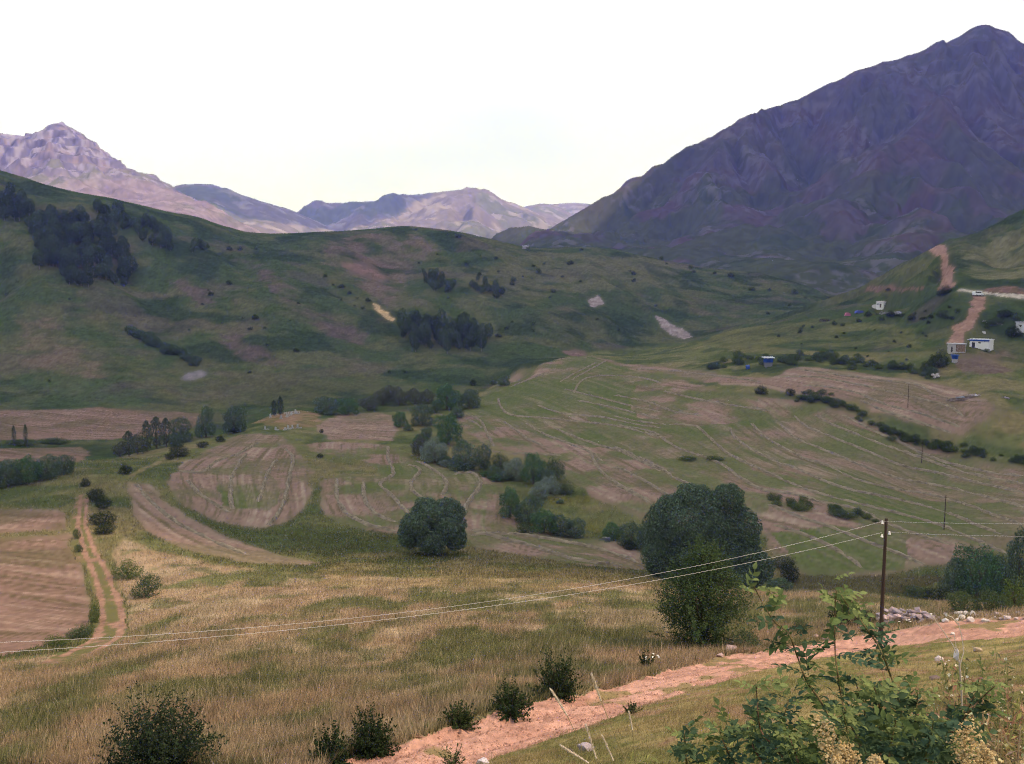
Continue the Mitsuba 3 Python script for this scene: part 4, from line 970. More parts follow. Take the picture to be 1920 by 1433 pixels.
# bushy weeds on the bank between the hay fields, and on the dark bank above them
rng = np.random.default_rng(29)
for line, n, w0, protos, text, grp in [([(1500, 746), (1560, 752), (1620, 788), (1700, 822), (1800, 846), (1930, 868)], 84, 17, ('bush_green', 'bush_green', 'bush_fresh'), 'low bush in the green strip between the hay fields', 'bushes of the strip between hay fields'),
                                       ([(1320, 690), (1420, 676), (1520, 676), (1640, 690), (1750, 702)], 80, 18, ('bush_green', 'bush_green', 'bush_fresh', 'willow_2'), 'dark green bush on the long bank above the upper hay field', 'bushes of the bank above the upper hay field'),
                                       ([(1440, 941), (1500, 946), (1560, 957), (1640, 976)], 22, 19, ('bush_fresh', 'bush_green', 'bush_fresh'), 'weedy bush on the grass ledge left of the pole top', 'bushes of the grass ledge in the big field'),
                                       ([(890, 762), (850, 778), (815, 800), (790, 830), (830, 862), (900, 890), (960, 905), (1020, 925), (1060, 950)], 30, 24, ('bush_green', 'willow_0', 'willow_1', 'bush_fresh'), 'undergrowth bush filling the stream thicket', 'undergrowth of the stream thicket'),
                                       ([(1580, 612), (1660, 598), (1760, 600), (1800, 580)], 16, 15, ('bush_green', 'bush_1'), 'green bush on the slope left of the red dirt road', 'bushes left of the red dirt road'),
                                       ([(1840, 620), (1870, 600), (1915, 596)], 10, 18, ('bush_green', 'bush_1', 'bush_fresh'), 'green bush on the slope right of the red dirt road', 'bushes right of the red dirt road')]:
    q = smooth_line(line, 40)
    for k in rng.choice(len(q), n):
        w = w0 * rng.uniform(0.6, 1.4)
        grow('bank_bush', protos[rng.integers(len(protos))], q[k, 0] + rng.normal(0, 4), q[k, 1] + rng.normal(0, 4.5), w, w * rng.uniform(0.4, 0.75), text + ', ' + ('at its left end', 'left of its middle', 'right of its middle', 'at its right end')[min(3, int(k / len(q) * 4))], 'bush', grp)

# shrubs dotted over the hillsides
rng = np.random.default_rng(17)
spots = [(1090, 470), (1180, 470), (1250, 496), (1295, 505), (1340, 514), (1370, 520), (1300, 512), (1240, 488), (990, 470), (900, 480), (930, 486), (875, 497), (820, 478), (1000, 500), (1020, 496), (1010, 512), (960, 535), (980, 520), (1055, 520), (960, 605), (1000, 622), (1000, 610), (935, 632), (950, 618), (395, 555), (380, 572), (560, 570), (455, 598), (555, 660), (468, 700), (730, 700), (760, 700), (355, 620), (430, 470), (450, 470), (480, 468), (840, 440), (780, 432), (860, 446), (1230, 575), (1410, 545), (1480, 575), (1440, 590), (1490, 552), (1510, 560), (640, 540), (655, 552), (670, 560), (690, 566), (680, 580), (665, 575), (610, 520), (625, 535), (885, 640), (1160, 620), (1120, 600), (1560, 660), (1640, 620), (1690, 625), (1730, 625), (1715, 590), (1735, 585), (1750, 588), (1775, 585), (1780, 578), (1600, 680), (1640, 684), (1680, 690), (1700, 676), (1540, 668), (1500, 625), (1460, 632), (1880, 600), (1905, 590), (1870, 585), (1850, 660), (1665, 470 + 75)]
spots += [(rng.uniform(780, 1500), rng.uniform(480, 560)) for _ in range(16)] + [(rng.uniform(0, 760), rng.uniform(470, 740)) for _ in range(12)] + [(rng.uniform(1500, 1780), rng.uniform(590, 690)) for _ in range(14)]
for px, py in spots:
    w = 5.5 + 11 * rng.random() ** 2
    grow('hill_shrub', ('bush_hill', 'bush_hill', 'bush_green')[rng.integers(3)], px, py, w, w * rng.uniform(0.5, 0.85), 'small dark shrub dotted on the ' + ('open slope right of the big hay field' if px > 1500 else part_of(px, py, 0, 760, 450, 740) + ' of the left hillside' if px < 760 else part_of(px, py, 760, 1500, 430, 700) + ' of the middle hill'), 'shrub', 'shrubs dotted over the hillsides')
for t in np.linspace(0, 1, 22):
    w = rng.uniform(16, 26)
    grow('hill_shrub', 'willow_2', 245 + 120 * t + rng.normal(0, 3), 622 + 62 * t + rng.normal(0, 3), w, w * 0.6, 'grey green shrub in the slanting line down the left hillside', 'shrub', 'shrub line down the left hillside')


def wood(outline, n, size, label, group, protos=('forest_0', 'forest_1', 'forest_2'), tall=1.18, rng=np.random.default_rng(23)):
    g, got = Polygon(outline), []
    x0, y0, x1, y1 = g.bounds
    for _ in range(6000):
        p = rng.uniform(x0, x1), rng.uniform(y0, y1)
        if shapely.contains_xy(g, *p) and all(((p[0] - q[0]) / 1.0) ** 2 + ((p[1] - q[1]) * 1.6) ** 2 > (0.42 * size) ** 2 for q in got):
            got.append(p)
        if len(got) == n:
            break
    for px, py in got:
        w = size * rng.uniform(0.6, 1.25)
        grow('wood_tree', protos[rng.integers(len(protos))], px + rng.normal(0, 0.3 * size), py + rng.normal(0, 0.25 * size), w, w * tall * rng.uniform(0.85, 1.2), label.replace('in the', 'in the ' + part_of(px, py, x0, x1, y0, y1) + ' part of the', 1).replace('of the small', 'of the ' + part_of(px, py, x0, x1, y0, y1) + ' of the small', 1), 'tree', group, 0.4)


wood([(60, 420), (80, 400), (130, 412), (185, 430), (228, 455), (240, 500), (238, 545), (200, 530), (150, 510), (100, 508), (68, 500)], 120, 24, 'dark leafy tree in the large wood on the left hillside', 'trees of the large wood')
wood([(110, 505), (160, 515), (170, 540), (130, 535)], 12, 20, 'dark leafy tree in the large wood on the left hillside', 'trees of the large wood')
wood([(175, 392), (200, 392), (250, 408), (300, 430), (318, 445), (316, 470), (290, 458), (240, 430), (190, 412)], 40, 17, 'dark tree in the belt along the left hillside crest', 'trees of the crest belt')
wood([(0, 365), (40, 362), (56, 385), (50, 410), (0, 414)], 20, 22, 'dark tree in the clump at the crest end', 'trees of the crest clump')
wood([(355, 462), (395, 462), (395, 476), (358, 474)], 6, 16, 'dark tree of the small clump right of the crest belt', 'trees of the small crest clump', tall=1.2)
wood([(782, 516), (800, 510), (850, 528), (866, 545), (840, 553), (800, 546)], 24, 15, 'bluish green tree in the narrow wood on the middle hill', 'trees of the narrow hill wood')
wood([(872, 524), (900, 526), (930, 542), (965, 560), (940, 562), (890, 545)], 18, 13, 'bluish green tree in the narrow wood on the middle hill', 'trees of the narrow hill wood')
wood([(742, 622), (790, 618), (850, 622), (905, 628), (912, 648), (880, 662), (820, 658), (765, 648)], 64, 21, 'tree in the wood at the hill foot', 'trees of the wood at the hill foot', ('forest_0', 'forest_1', 'forest_2'), 1.55)
for k, (px, h) in enumerate([(514, 28), (526, 36)]):
    grow('poplar', 'poplar', px, 780, 13, h, ('shorter', 'taller')[k] + ' of two slim dark poplars on the graveyard mound', 'poplar')


# the three trees that stand out
def own_tree(name, label, category, base, blobs, n, size, colour, trunk, bark=BARK, extra=None, seed=1):
    r = np.random.default_rng(seed)
    key = thing(name, label, category)
    p, d = crown_points(blobs, n, r, 0.34, 0.40)
    if extra is not None:
        q, e = extra(r)
        p, d = np.vstack([p, q]), np.vstack([d, e])
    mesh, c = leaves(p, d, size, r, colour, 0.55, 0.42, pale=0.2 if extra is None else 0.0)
    put('trunk', trunk, bark, parent=key)
    put('crown', mesh, c, 'leaf_surface', parent=key)


def lobes(items, Y, seed, flat=0.9):
    """Crown lobes given as (picture x, y, half width, half height, metres nearer)."""
    out, s = [], Y / FOC
    for px, py, w, h, d in items:
        q = at(px, py, Y)
        out.append((q[0], q[1] - d, q[2], w * s, w * s * flat, h * s))
    return out


g = spot(818, 1036)
Y = float(g[1])
own_tree('round_willow', 'rounded grey green willow standing alone in the middle of the mown fields', 'willow', g,
         lobes([(812, 985, 46, 44, 0), (775, 985, 26, 28, 1), (850, 985, 27, 30, 1), (800, 958, 28, 25, 0), (835, 960, 30, 26, 0), (770, 1003, 22, 20, 1.5), (855, 1005, 22, 22, 1.5), (815, 1003, 30, 24, 3), (790, 975, 24, 22, 3), (838, 982, 22, 22, 3.2), (815, 958, 24, 20, 2.4), (768, 1000, 24, 18, -1), (850, 965, 22, 20, -1)], Y, 1), 34000, 0.32, np.array(WILLOW) * 1.05,
         join(tube([g + [0, 0, -0.4], g + [0.1, 0, 1.5], g + [0.3, 0.2, 4.0]], [0.42, 0.34, 0.2]), tube([g + [0, 0, 1.0], g + [-1.6, 0.1, 3.0], g + [-2.6, 0, 4.6]], [0.24, 0.16, 0.07]), tube([g + [0.1, 0, 1.2], g + [1.7, 0.1, 3.2], g + [2.4, 0, 4.6]], [0.24, 0.16, 0.07])), seed=3)
Yb = 116.0
gb = at(1315, 1100, Yb); gb[2] = height(gb[0], gb[1])
own_tree('big_willow', 'largest dark willow with two rounded heads behind the leafy tree', 'willow', gb,
         lobes([(1290, 985, 66, 62, 0), (1238, 985, 34, 46, 1), (1395, 990, 30, 40, 1), (1420, 1060, 28, 30, 1), (1232, 1035, 30, 46, 1.2), (1300, 930, 40, 26, 1), (1362, 930, 30, 26, 1), (1262, 960, 42, 38, 1), (1310, 950, 46, 36, 1), (1362, 955, 34, 44, 0), (1370, 985, 32, 46, 0.5), (1250, 1000, 36, 52, 1), (1290, 1030, 52, 44, 2), (1240, 1040, 26, 40, 0.5), (1345, 1030, 44, 52, 1.5), (1395, 1040, 34, 34, 1), (1405, 1070, 30, 30, 1), (1370, 1075, 44, 34, 2), (1280, 975, 40, 36, 3.5), (1325, 985, 34, 40, 3), (1250, 1070, 32, 26, 1)], Yb, 2), 80000, 0.31, np.array(WILLOW) * 1.05,
         join(tube([gb + [0, 0, -0.5], gb + [0, 0, 2.5], gb + [-0.6, 0, 7]], [0.8, 0.6, 0.25]), tube([gb + [0, 0, 2], gb + [2.2, 0, 5], gb + [3.6, 0, 8]], [0.45, 0.3, 0.12])), seed=4)

g = spot(1310, 1212)
Y = float(g[1]); s = Y / FOC


def leafy(r):
    """Ascending twigs of the upright tree: out from the stem, then up."""
    m = 320
    t, a = r.random(m) ** 0.8, r.uniform(0, 6.28, m)
    z0 = (0.12 + 0.62 * t) * 6.7
    rad = (3.35 * np.sin(np.pi * np.clip(0.42 + 0.56 * t, 0, 1)) ** 0.8) * r.uniform(0.5, 1.08, m)
    st = g + np.stack([0.25 * rad * np.cos(a), 0.25 * rad * np.sin(a), z0 - 0.5], 1)
    en = g + np.stack([rad * np.cos(a) + 0.25, rad * np.sin(a), z0 + 2.3 * r.uniform(0.4, 1.0, m) * (0.30 + 0.70 * t)], 1)
    low = r.random(m) < 0.22
    en[low, 2] = st[low, 2] + r.uniform(-0.3, 0.5, low.sum())
    return shoots(st, en, 62, 0.085, r, 0.2)


own_tree('leafy_tree', 'upright dark green leafy tree at the path edge before the big willow', 'tree', g,
         [(g[0] + 0.1, g[1], g[2] + 3.3, 2.3, 1.9, 2.4), (g[0] - 1.1, g[1], g[2] + 2.8, 1.5, 1.5, 1.5), (g[0] + 1.5, g[1], g[2] + 3.0, 1.6, 1.5, 1.6), (g[0] + 0.3, g[1] - 0.5, g[2] + 4.8, 1.4, 1.2, 1.4), (g[0] + 0.2, g[1] - 0.4, g[2] + 0.7, 1.5, 1.2, 0.9)], 9000, 0.15, (0.066, 0.100, 0.042),
         join(tube([g + [0, 0, -0.3], g + [0.05, 0, 2.2], g + [0.1, 0, 5.6]], [0.17, 0.13, 0.03]), *[tube([g + [0, 0, 0.6 + 0.5 * k], g + [1.1 * math.cos(a), 1.1 * math.sin(a), 1.3 + 0.6 * k], g + [1.9 * math.cos(a), 1.9 * math.sin(a), 2.4 + 0.6 * k]], [0.07, 0.05, 0.02], 5) for k, a in enumerate([0.3, 2.9, 4.4, 1.7, 5.6])]), seed=5, extra=leafy)


def near_bush(px, py, wpx, hpx, label, colour, n, size, seed, name='path_bush'):
    """A bush close enough to show its twigs."""
    r = np.random.default_rng(seed)
    g = spot(px, py)
    s = g[1] / FOC
    w, h = wpx * s / 2, hpx * s * 1.08
    key = thing(name, label, 'bush', 'bushes along the near dirt path')
    m = n // 26
    a, e = r.uniform(0, 6.28, m), np.arcsin(r.uniform(0.02, 1, m))
    k = 0.72 + 0.5 * r.random(m) * (0.6 + 0.8 * vn(a * 1.3, e * 2, seed))
    en = np.stack([np.cos(a) * np.cos(e) * w, np.sin(a) * np.cos(e) * w, np.sin(e) * h], 1) * k[:, None]
    p, d = shoots(en * 0.25, en, 26, 0.075, r)
    ok = p[:, 2] > -0.05
    mesh, c = leaves(p[ok] + g, d[ok], size, r, colour, 0.8, 0.5, 0.32)
    put('stems', join(*[tube([g + [0, 0, -0.15], g + en[k] * 0.4, g + en[k] * 0.85], [0.022, 0.014, 0.005], 5) for k in range(16)]), BARK, parent=key)
    put('crown', mesh, c, 'leaf_surface', parent=key)


near_bush(300, 1452, 230, 142, 'large dark spreading bush in the meadow at the bottom left', (0.036, 0.052, 0.028), 13000, 0.105, 1)
near_bush(620, 1437, 84, 78, 'dark bush at the lower end of the path, left of a rounder one', (0.036, 0.055, 0.024), 4200, 0.085, 2)
near_bush(698, 1413, 104, 80, 'round dark bush at the lower end of the path', (0.030, 0.046, 0.020), 5600, 0.085, 3)
near_bush(862, 1364, 78, 46, 'low spreading bush on the path edge, between larger ones', (0.045, 0.066, 0.026), 2600, 0.08, 4)
near_bush(957, 1336, 92, 56, 'wide dark bush below the tallest path bush', (0.034, 0.054, 0.022), 4200, 0.085, 5)
near_bush(1045, 1303, 96, 80, 'tallest dark bush with a pointed top on the path edge', (0.034, 0.052, 0.022), 5200, 0.09, 6)
near_bush(1211, 1254, 30, 40, 'small upright bush beside white flowers on the path edge', (0.036, 0.054, 0.022), 900, 0.09, 7)
near_bush(1186, 1338, 36, 24, 'green weed tuft growing on the near edge of the dirt path', (0.075, 0.095, 0.040), 900, 0.06, 8)
near_bush(848, 1440, 54, 46, 'green weed at the bottom edge of the dirt path', (0.075, 0.10, 0.042), 1200, 0.05, 9)
near_bush(1330, 1218, 130, 34, 'undergrowth of leafy suckers round the foot of the leafy tree', (0.040, 0.060, 0.022), 3600, 0.13, 10)

# grass blades of the meadow and of the slope
def grass(key, cover, n, r0, r1, w, h, lean, seed, label, tint, straw_only=False, power=0.0):
    r = np.random.default_rng(seed)
    m = int(n * 5)
    a = r.uniform(-33 * DEG, 33 * DEG, m)
    q = np.exp(r.uniform(math.log(r0), math.log(r1), m))
    i = np.round(np.interp(a, AZ_IN, np.arange(len(AZ_IN)))).astype(int)
    j = np.round(np.interp(np.log(q), LR, np.arange(len(LR)))).astype(int)
    flat = i * len(LR) + j
    ok = np.isin(cov[flat], cover)
    a, q, flat = a[ok][:n], q[ok][:n], flat[ok][:n]
    n = len(a)
    x_, y_ = q * np.sin(a), q * np.cos(a)
    p = np.stack([x_, y_, height(x_, y_) - 0.02], 1)
    clump = fb(x_ / 2.3, y_ / 2.3, 3, seed + 1)
    stem = r.random(n) < 0.04                                   # tall pale seed stalks standing out of the rest
    hh = h * (0.25 + 1.5 * clump) * r.uniform(0.5, 1.35, n)
    hh = np.where(stem, hh * 1.55, hh)
    th = r.uniform(0, np.pi, n)
    side = np.stack([np.cos(th), np.sin(th), 0 * th], 1) * (w * r.uniform(0.6, 1.5, n) * np.maximum(1, q / r1 * 1.3))[:, None] * 0.5
    side = np.where(stem[:, None], side * 0.55, side)
    tip = p + np.stack([r.normal(0.12, 0.3, n) * lean * hh, r.normal(0, 0.3, n) * lean * hh, hh], 1)
    v = np.stack([p - side, p + side, tip], 1).reshape(-1, 3)
    c0 = col[flat] * tint
    dry = sstep(0.45, 0.7, r.random(n))[:, None]
    c0 = c0 * (1 - 0.35 * dry) + np.array([0.33, 0.25, 0.145]) * 0.35 * dry
    c0 = np.where(stem[:, None], [0.46, 0.37, 0.25], c0)
    c0 = np.where((r.random(n) < 0.05)[:, None], [0.07, 0.10, 0.04], c0)
    c = np.repeat(c0 * np.clip(r.normal(1, 0.25, (n, 1)), 0.5, 1.7), 3, 0)
    scene[key] = mikit.ply((v, np.arange(3 * n).reshape(-1, 3)), 'leaf_surface', color=c)
    tag(key, label, 'grass', kind='stuff')


grass('meadow_grass', [2], 290000, 22, 135, 0.042, 0.42, 1.0, 71, 'tall dry meadow grass, straw coloured with green patches, on the slope beyond the path', 1.12)
grass('slope_grass', [3], 120000, 8, 60, 0.012, 0.13, 1.2, 73, 'short tufted grass on the slope on this side of the dirt path', 1.15)
grass('verge_grass', [1], 95000, 75, 240, 0.085, 0.33, 1.0, 75, 'green rough grass on the banks and strips between the mown fields', 1.1)

# ------------------------------------------------------------------ poles and wires
for k in ('wood_surface', 'stone_surface', 'plaster_surface'):
    scene[k] = MATTE
scene['metal_paint'] = {'type': 'twosided', 'bsdf': {'type': 'principled', 'base_color': {'type': 'mesh_attribute', 'name': 'vertex_color'}, 'roughness': 0.35, 'specular': 0.5}}
scene['window_glass'] = {'type': 'principled', 'base_color': {'type': 'rgb', 'value': [0.02, 0.022, 0.025]}, 'roughness': 0.08, 'specular': 0.6}


def pole(px, py, hpx, label, r0=0.09, near=False):
    g = spot(px, py)
    h = hpx * g[1] / FOC * 1.03
    key = thing('utility_pole', label, 'pole', None if near else 'poles across the hay fields')
    zs = np.linspace(-0.6, h, 12)
    path = np.stack([g[0] + 0.012 * zs * 0.6, g[1] + 0 * zs, g[2] + zs], 1)
    v, f = tube(path, np.linspace(r0 * 1.25, r0 * 0.8, 12), 10)
    c = np.array([0.060, 0.043, 0.034]) * np.clip(np.random.default_rng(3).normal(1, 0.18, (len(v), 1)), 0.6, 1.5)
    put('post', (v, f), c, 'wood_surface', smooth=40, parent=key) if False else put('post', (v, f), c, 'wood_surface', smooth=True, parent=key)
    return key, path[-1]


pole_key, top = pole(1650, 1216, 249, 'brown wooden pole carrying two wires beside the dirt path', 0.092, True)
INS = []
for k, (dz, side) in enumerate([(-0.22, -0.20), (-0.80, 0.20), (-0.95, -0.20)]):
    c = top + [side, 0, dz]
    v, f = trimesh.creation.cylinder(0.055, 0.15, sections=10), None
    bell = join(tube([c + [0, 0, -0.05], c + [0, 0, 0.02], c + [0, 0, 0.07]], [0.075, 0.055, 0.03], 10), tube([c + [0, 0, 0.06], c + [0, 0, 0.11]], [0.045, 0.05], 10))
    put('insulator', bell, (0.74, 0.72, 0.68), 'metal_paint', parent=pole_key)
    put('bracket', tube([top + [0, 0, dz - 0.10], c + [0, 0, -0.12], c + [0, 0, -0.04]], 0.014, 5), (0.05, 0.05, 0.05), parent=pole_key)
    INS.append(c + [0, 0, 0.08])
for px, py, h, text in [(1770, 994, 66, 'nearest of the thin poles standing in the big hay field'), (1728, 868, 45, 'middle thin pole in the big hay field, by the grass strip'), (1702, 765, 43, 'farthest thin pole, in the upper hay field below the huts'), (1870, 1100, 48, 'thin grey pole among the willows at the right edge')]:
    pole(px, py, h, text, 0.085)


def wire(label, a, b, mid=None, sag=0.0, r=0.0075):
    """A wire from a to b hanging through the sight line of the picture point mid."""
    t = np.linspace(0, 1, 60)[:, None]
    line = a * (1 - t) + b * t
    if mid is not None:
        fx = line[:, 0] / (line[:, 1] * CP - line[:, 2] * SP) * FOC + 960
        k = int(np.argmin(np.abs(fx - mid[0])))
        _, tz = ray(*mid)
        sag = (line[k, 2] - tz * line[k, 1]) / (4 * t[k, 0] * (1 - t[k, 0]))
    line[:, 2] -= sag * 4 * (t * (1 - t))[:, 0]
    key = thing('power_line', label, 'wire', 'wires on the wooden pole')
    scene[key] = mikit.ply(tube(line, r, 5), 'metal_paint', smooth=True, color=np.tile([0.50, 0.48, 0.47], (60 * 5 + 2, 1)))


wire('upper pale wire running from the pole down to the left', INS[0], at(-420, 1213, 30.0), (620, 1162))
wire('lower pale wire running from the pole down to the left', INS[2] + [0, 0, 0.12], at(-420, 1243, 28.0), (620, 1172))
wire('upper pale wire running from the pole to the right', INS[0], at(2300, 980, 34.0), None, 0.10)
wire('lower pale wire running from the pole to the right', INS[1], at(2300, 996, 33.0), None, 0.22)

# ------------------------------------------------------------------ stones


def rock(size, rng, points=14):
    p = unit(rng.normal(size=(points, 3))) * rng.uniform(0.75, 1.1, (points, 1))
    h = trimesh.convex.convex_hull(p * np.asarray(size))
    h = h.subdivide()
    v = np.array(h.vertices) * (1 + 0.10 * (meshkit.fbm(np.array(h.vertices) / max(size) * 2.3 + rng.random(3) * 50, 2)[:, None] - 0.5))
    return v, np.array(h.faces)


def stone_entry(key, p, size, colour, rng, parent=None):
    v, f = rock(size, rng)
    a = rng.uniform(0, 6.28)
    v = v @ np.array([[math.cos(a), -math.sin(a), 0], [math.sin(a), math.cos(a), 0], [0, 0, 1]]).T + p
    c = np.asarray(colour) * np.clip(0.75 + 0.6 * fb(v[:, 0] * 6, v[:, 1] * 6 + v[:, 2] * 5, 3, 4), 0.5, 1.5)[:, None]
    return put(key, (v, f), c, 'stone_surface', parent=parent)


rng = np.random.default_rng(41)
GREY, PINK, WHITE = (0.27, 0.235, 0.265), (0.42, 0.30, 0.29), (0.60, 0.56, 0.53)
wall = thing('stone_wall', 'tumbled low wall of grey and mauve stones beside the pole', 'stone wall')
for layer, n in ((0, 30), (1, 19), (2, 9)):
    for k in range(n):
        px = 1642 + (k + rng.uniform(0.1, 0.9)) / n * (112 - 16 * layer) + 8 * layer
        g = spot(px, 1166 - 0.02 * (px - 1640) + rng.uniform(-4, 5))
        w = rng.uniform(0.22, 0.46)
        stone_entry('stone', g + [0, 0, 0.12 + 0.27 * layer], (w, w * rng.uniform(0.6, 0.9), w * rng.uniform(0.42, 0.65)), mixc(GREY, PINK, np.array([rng.random() ** 2 * 0.9]))[0] * rng.uniform(0.75, 1.25), rng, wall)
for px, py, w, colour, text in [(1372, 1224, 30, PINK, 'large pinkish boulder at the path edge under the leafy tree'), (1350, 1232, 15, PINK, 'small pale stone left of the large pinkish boulder'), (1402, 1222, 14, PINK, 'flat stone right of the large pinkish boulder'),
                                (1098, 1410, 36, (0.34, 0.29, 0.32), 'whitish mottled rock in the grass below the dirt path'), (1068, 1412, 18, (0.10, 0.08, 0.07), 'dark brown clod beside the whitish mottled rock'), (905, 1436, 30, (0.50, 0.45, 0.48), 'pale rock at the bottom edge of the dirt path'),
                                (1760, 1240, 22, (0.55, 0.48, 0.48), 'pale pinkish stone lying in the grass right of the pole'), (1752, 1275, 22, (0.16, 0.12, 0.11), 'dark stone in the grass below the pale pinkish one'), (1833, 1222, 20, (0.42, 0.33, 0.24), 'small tan stone in the grass near the right edge'), (1786, 1190, 10, WHITE, 'small white stone lying on the dirt path'),
                                (784, 1383, 20, (0.24, 0.15, 0.11), 'brown stone on the far edge of the path near the low bush'), (1180, 1269, 14, (0.33, 0.24, 0.21), 'small stone on the far path edge near the white flowers'), (1530, 1196, 16, PINK, 'mauve stone on the path edge behind the rose'), (1548, 1200, 12, PINK, None)]:
    g = spot(px, py)
    s = w * g[1] / FOC / 2
    k = thing('boulder' if w > 25 else 'stone', text or 'small mauve stone behind the rose, right of a larger one', 'stone')
    v, f = rock((s, s * 0.8, s * 0.72), rng, 18)
    v = v + g + [0, 0, s * 0.35]
    scene[k] = mikit.ply((v, f), 'stone_surface', color=np.asarray(colour) * (0.7 + 0.6 * fb(v[:, 0] / s * 1.6, (v[:, 1] + v[:, 2]) / s * 1.6, 3, 4))[:, None])
for k in range(26):
    px = 1752 + 200 * (k + rng.random()) / 26
    g = spot(px, 1160 - 0.012 * (px - 1750) + rng.uniform(-8, 7))
    w = rng.uniform(0.12, 0.36)
    t = thing('stone', 'pale stone strewn along the far edge of the path right of the wall', 'stone', 'stones strewn right of the wall')
    v, f = rock((w, w * 0.8, w * 0.65), rng)
    scene[t] = mikit.ply((v + g + [0, 0, w * 0.3], f), 'stone_surface', color=np.tile(mixc(WHITE, PINK, np.array([rng.random()]))[0] * rng.uniform(0.7, 1.05), (len(v), 1)))

# clods and pebbles loose on the dirt path
m = np.nonzero(cov == COVER_NAMES.index('dirt_path'))[0]
m = m[RNG.random(len(m)) < np.minimum(1, 26 / np.hypot(x[m], y[m])) ** 2][:]
m = RNG.choice(m, min(5200, len(m)), replace=False)
oct_v, oct_f = np.array([[1, 0, 0], [-1, 0, 0], [0, 1, 0], [0, -1, 0], [0, 0, 1], [0, 0, -0.4]], float), np.array([[0, 2, 4], [2, 1, 4], [1, 3, 4], [3, 0, 4]])
p = V[m] + np.stack([RNG.normal(0, 0.06, len(m)), RNG.normal(0, 0.12, len(m)), 0 * m], 1)
p[:, 2] = height(p[:, 0], p[:, 1])
sz = 0.014 + 0.05 * RNG.random((len(m), 1, 1)) ** 4
v = p[:, None] + oct_v[None] * sz * RNG.uniform(0.6, 1.3, (len(m), 6, 3))
c = np.repeat(col[m] * RNG.uniform(0.55, 1.15, (len(m), 1)), 6, 0)
scene['path_clods'] = mikit.ply((v.reshape(-1, 3), (oct_f[None] + np.arange(len(m))[:, None, None] * 6).reshape(-1, 3)), 'land_surface', color=c)
tag('path_clods', 'loose reddish clods and pebbles on the dirt path', 'clods', kind='stuff')

# ------------------------------------------------------------------ huts, graves, vehicle and things on the slopes


class Place:
    """A thing's own axes: across, away and up, at a spot of the land, turned by yaw degrees."""

    def __init__(self, px, py, yaw, dz=0.0):
        g = spot(px, py)
        self.o = np.array([g[0], g[1], height(g[0], g[1]) + dz])
        self.s = g[1] / FOC
        a = math.radians(yaw) - math.atan2(g[0], g[1])
        self.m = np.array([[math.cos(a), -math.sin(a), 0], [math.sin(a), math.cos(a), 0], [0, 0, 1]])

    def put(self, key, mesh, colour, parent=None, bsdf='plaster_surface', **k):
        v, f = (mesh if isinstance(mesh, tuple) else (np.array(mesh.vertices), np.array(mesh.faces)))
        return put(key, (v @ self.m.T + self.o, f), colour, bsdf, parent=parent, **k)


def box(x0, x1, y0, y1, z0, z1, taper=0.0):
    b = trimesh.creation.box(bounds=[[x0, y0, z0], [x1, y1, z1]])
    v = np.array(b.vertices)
    if taper:
        top_ = v[:, 2] > (z0 + z1) / 2
        cx, cy = (x0 + x1) / 2, (y0 + y1) / 2
        v[top_, 0] = cx + (v[top_, 0] - cx) * (1 - taper)
        v[top_, 1] = cy + (v[top_, 1] - cy) * (1 - taper)
    return v, np.array(b.faces)


def hut(name, px, py, w, h, yaw, label, walls, roof, door=None, windows=(), depth=0.8, pitched=0.0, lean=None):
    P = Place(px, py, yaw)
    W, H = w * P.s, h * P.s * 1.02
    D = W * depth
    key = thing(name, label, 'hut')
    t = 0.16
    wall_ = join(box(-W / 2, W / 2, -D / 2, -D / 2 + t, -1.2, H), box(-W / 2, W / 2, D / 2 - t, D / 2, -1.2, H), box(-W / 2, -W / 2 + t, -D / 2 + t + 0.003, D / 2 - t - 0.003, -1.2, H - 0.003), box(W / 2 - t, W / 2, -D / 2 + t + 0.003, D / 2 - t - 0.003, -1.2, H - 0.003))
    P.put('wall', wall_, walls, key)
    if pitched:
        e = 0.25
        prof = Polygon([(-D / 2 - e, H), (0, H + pitched), (D / 2 + e, H), (D / 2 + e, H + 0.12), (0, H + pitched + 0.14), (-D / 2 - e, H + 0.12)])
        r = trimesh.creation.extrude_polygon(prof, W + 2 * e, engine='earcut')
        v = np.array(r.vertices)
        P.put('roof', (np.stack([v[:, 2] - W / 2 - e, v[:, 0], v[:, 1]], 1), np.array(r.faces)), roof, key)
    else:
        P.put('roof', box(-W / 2 - 0.25, W / 2 + 0.25, -D / 2 - 0.3, D / 2 + 0.3, H + 0.003, H + 0.2), roof, key)
    if door:
        dx, dw, dc = door
        P.put('door', box(dx * W - dw * W / 2, dx * W + dw * W / 2, -D / 2 - 0.04, -D / 2 - 0.003, 0.0, min(H * 0.82, 2.0)), dc, key)
    for (wx, wz, ww, wh) in windows:
        f_ = P.put('window', box(wx * W - ww / 2 - 0.07, wx * W + ww / 2 + 0.07, -D / 2 - 0.05, -D / 2 - 0.003, wz * H - wh / 2 - 0.07, wz * H + wh / 2 + 0.07), (0.55, 0.55, 0.55), key)
        P.put('pane', box(wx * W - ww / 2, wx * W + ww / 2, -D / 2 - 0.07, -D / 2 - 0.053, wz * H - wh / 2, wz * H + wh / 2), (0.03, 0.03, 0.035), f_, 'metal_paint')
    return key, P, W, D, H


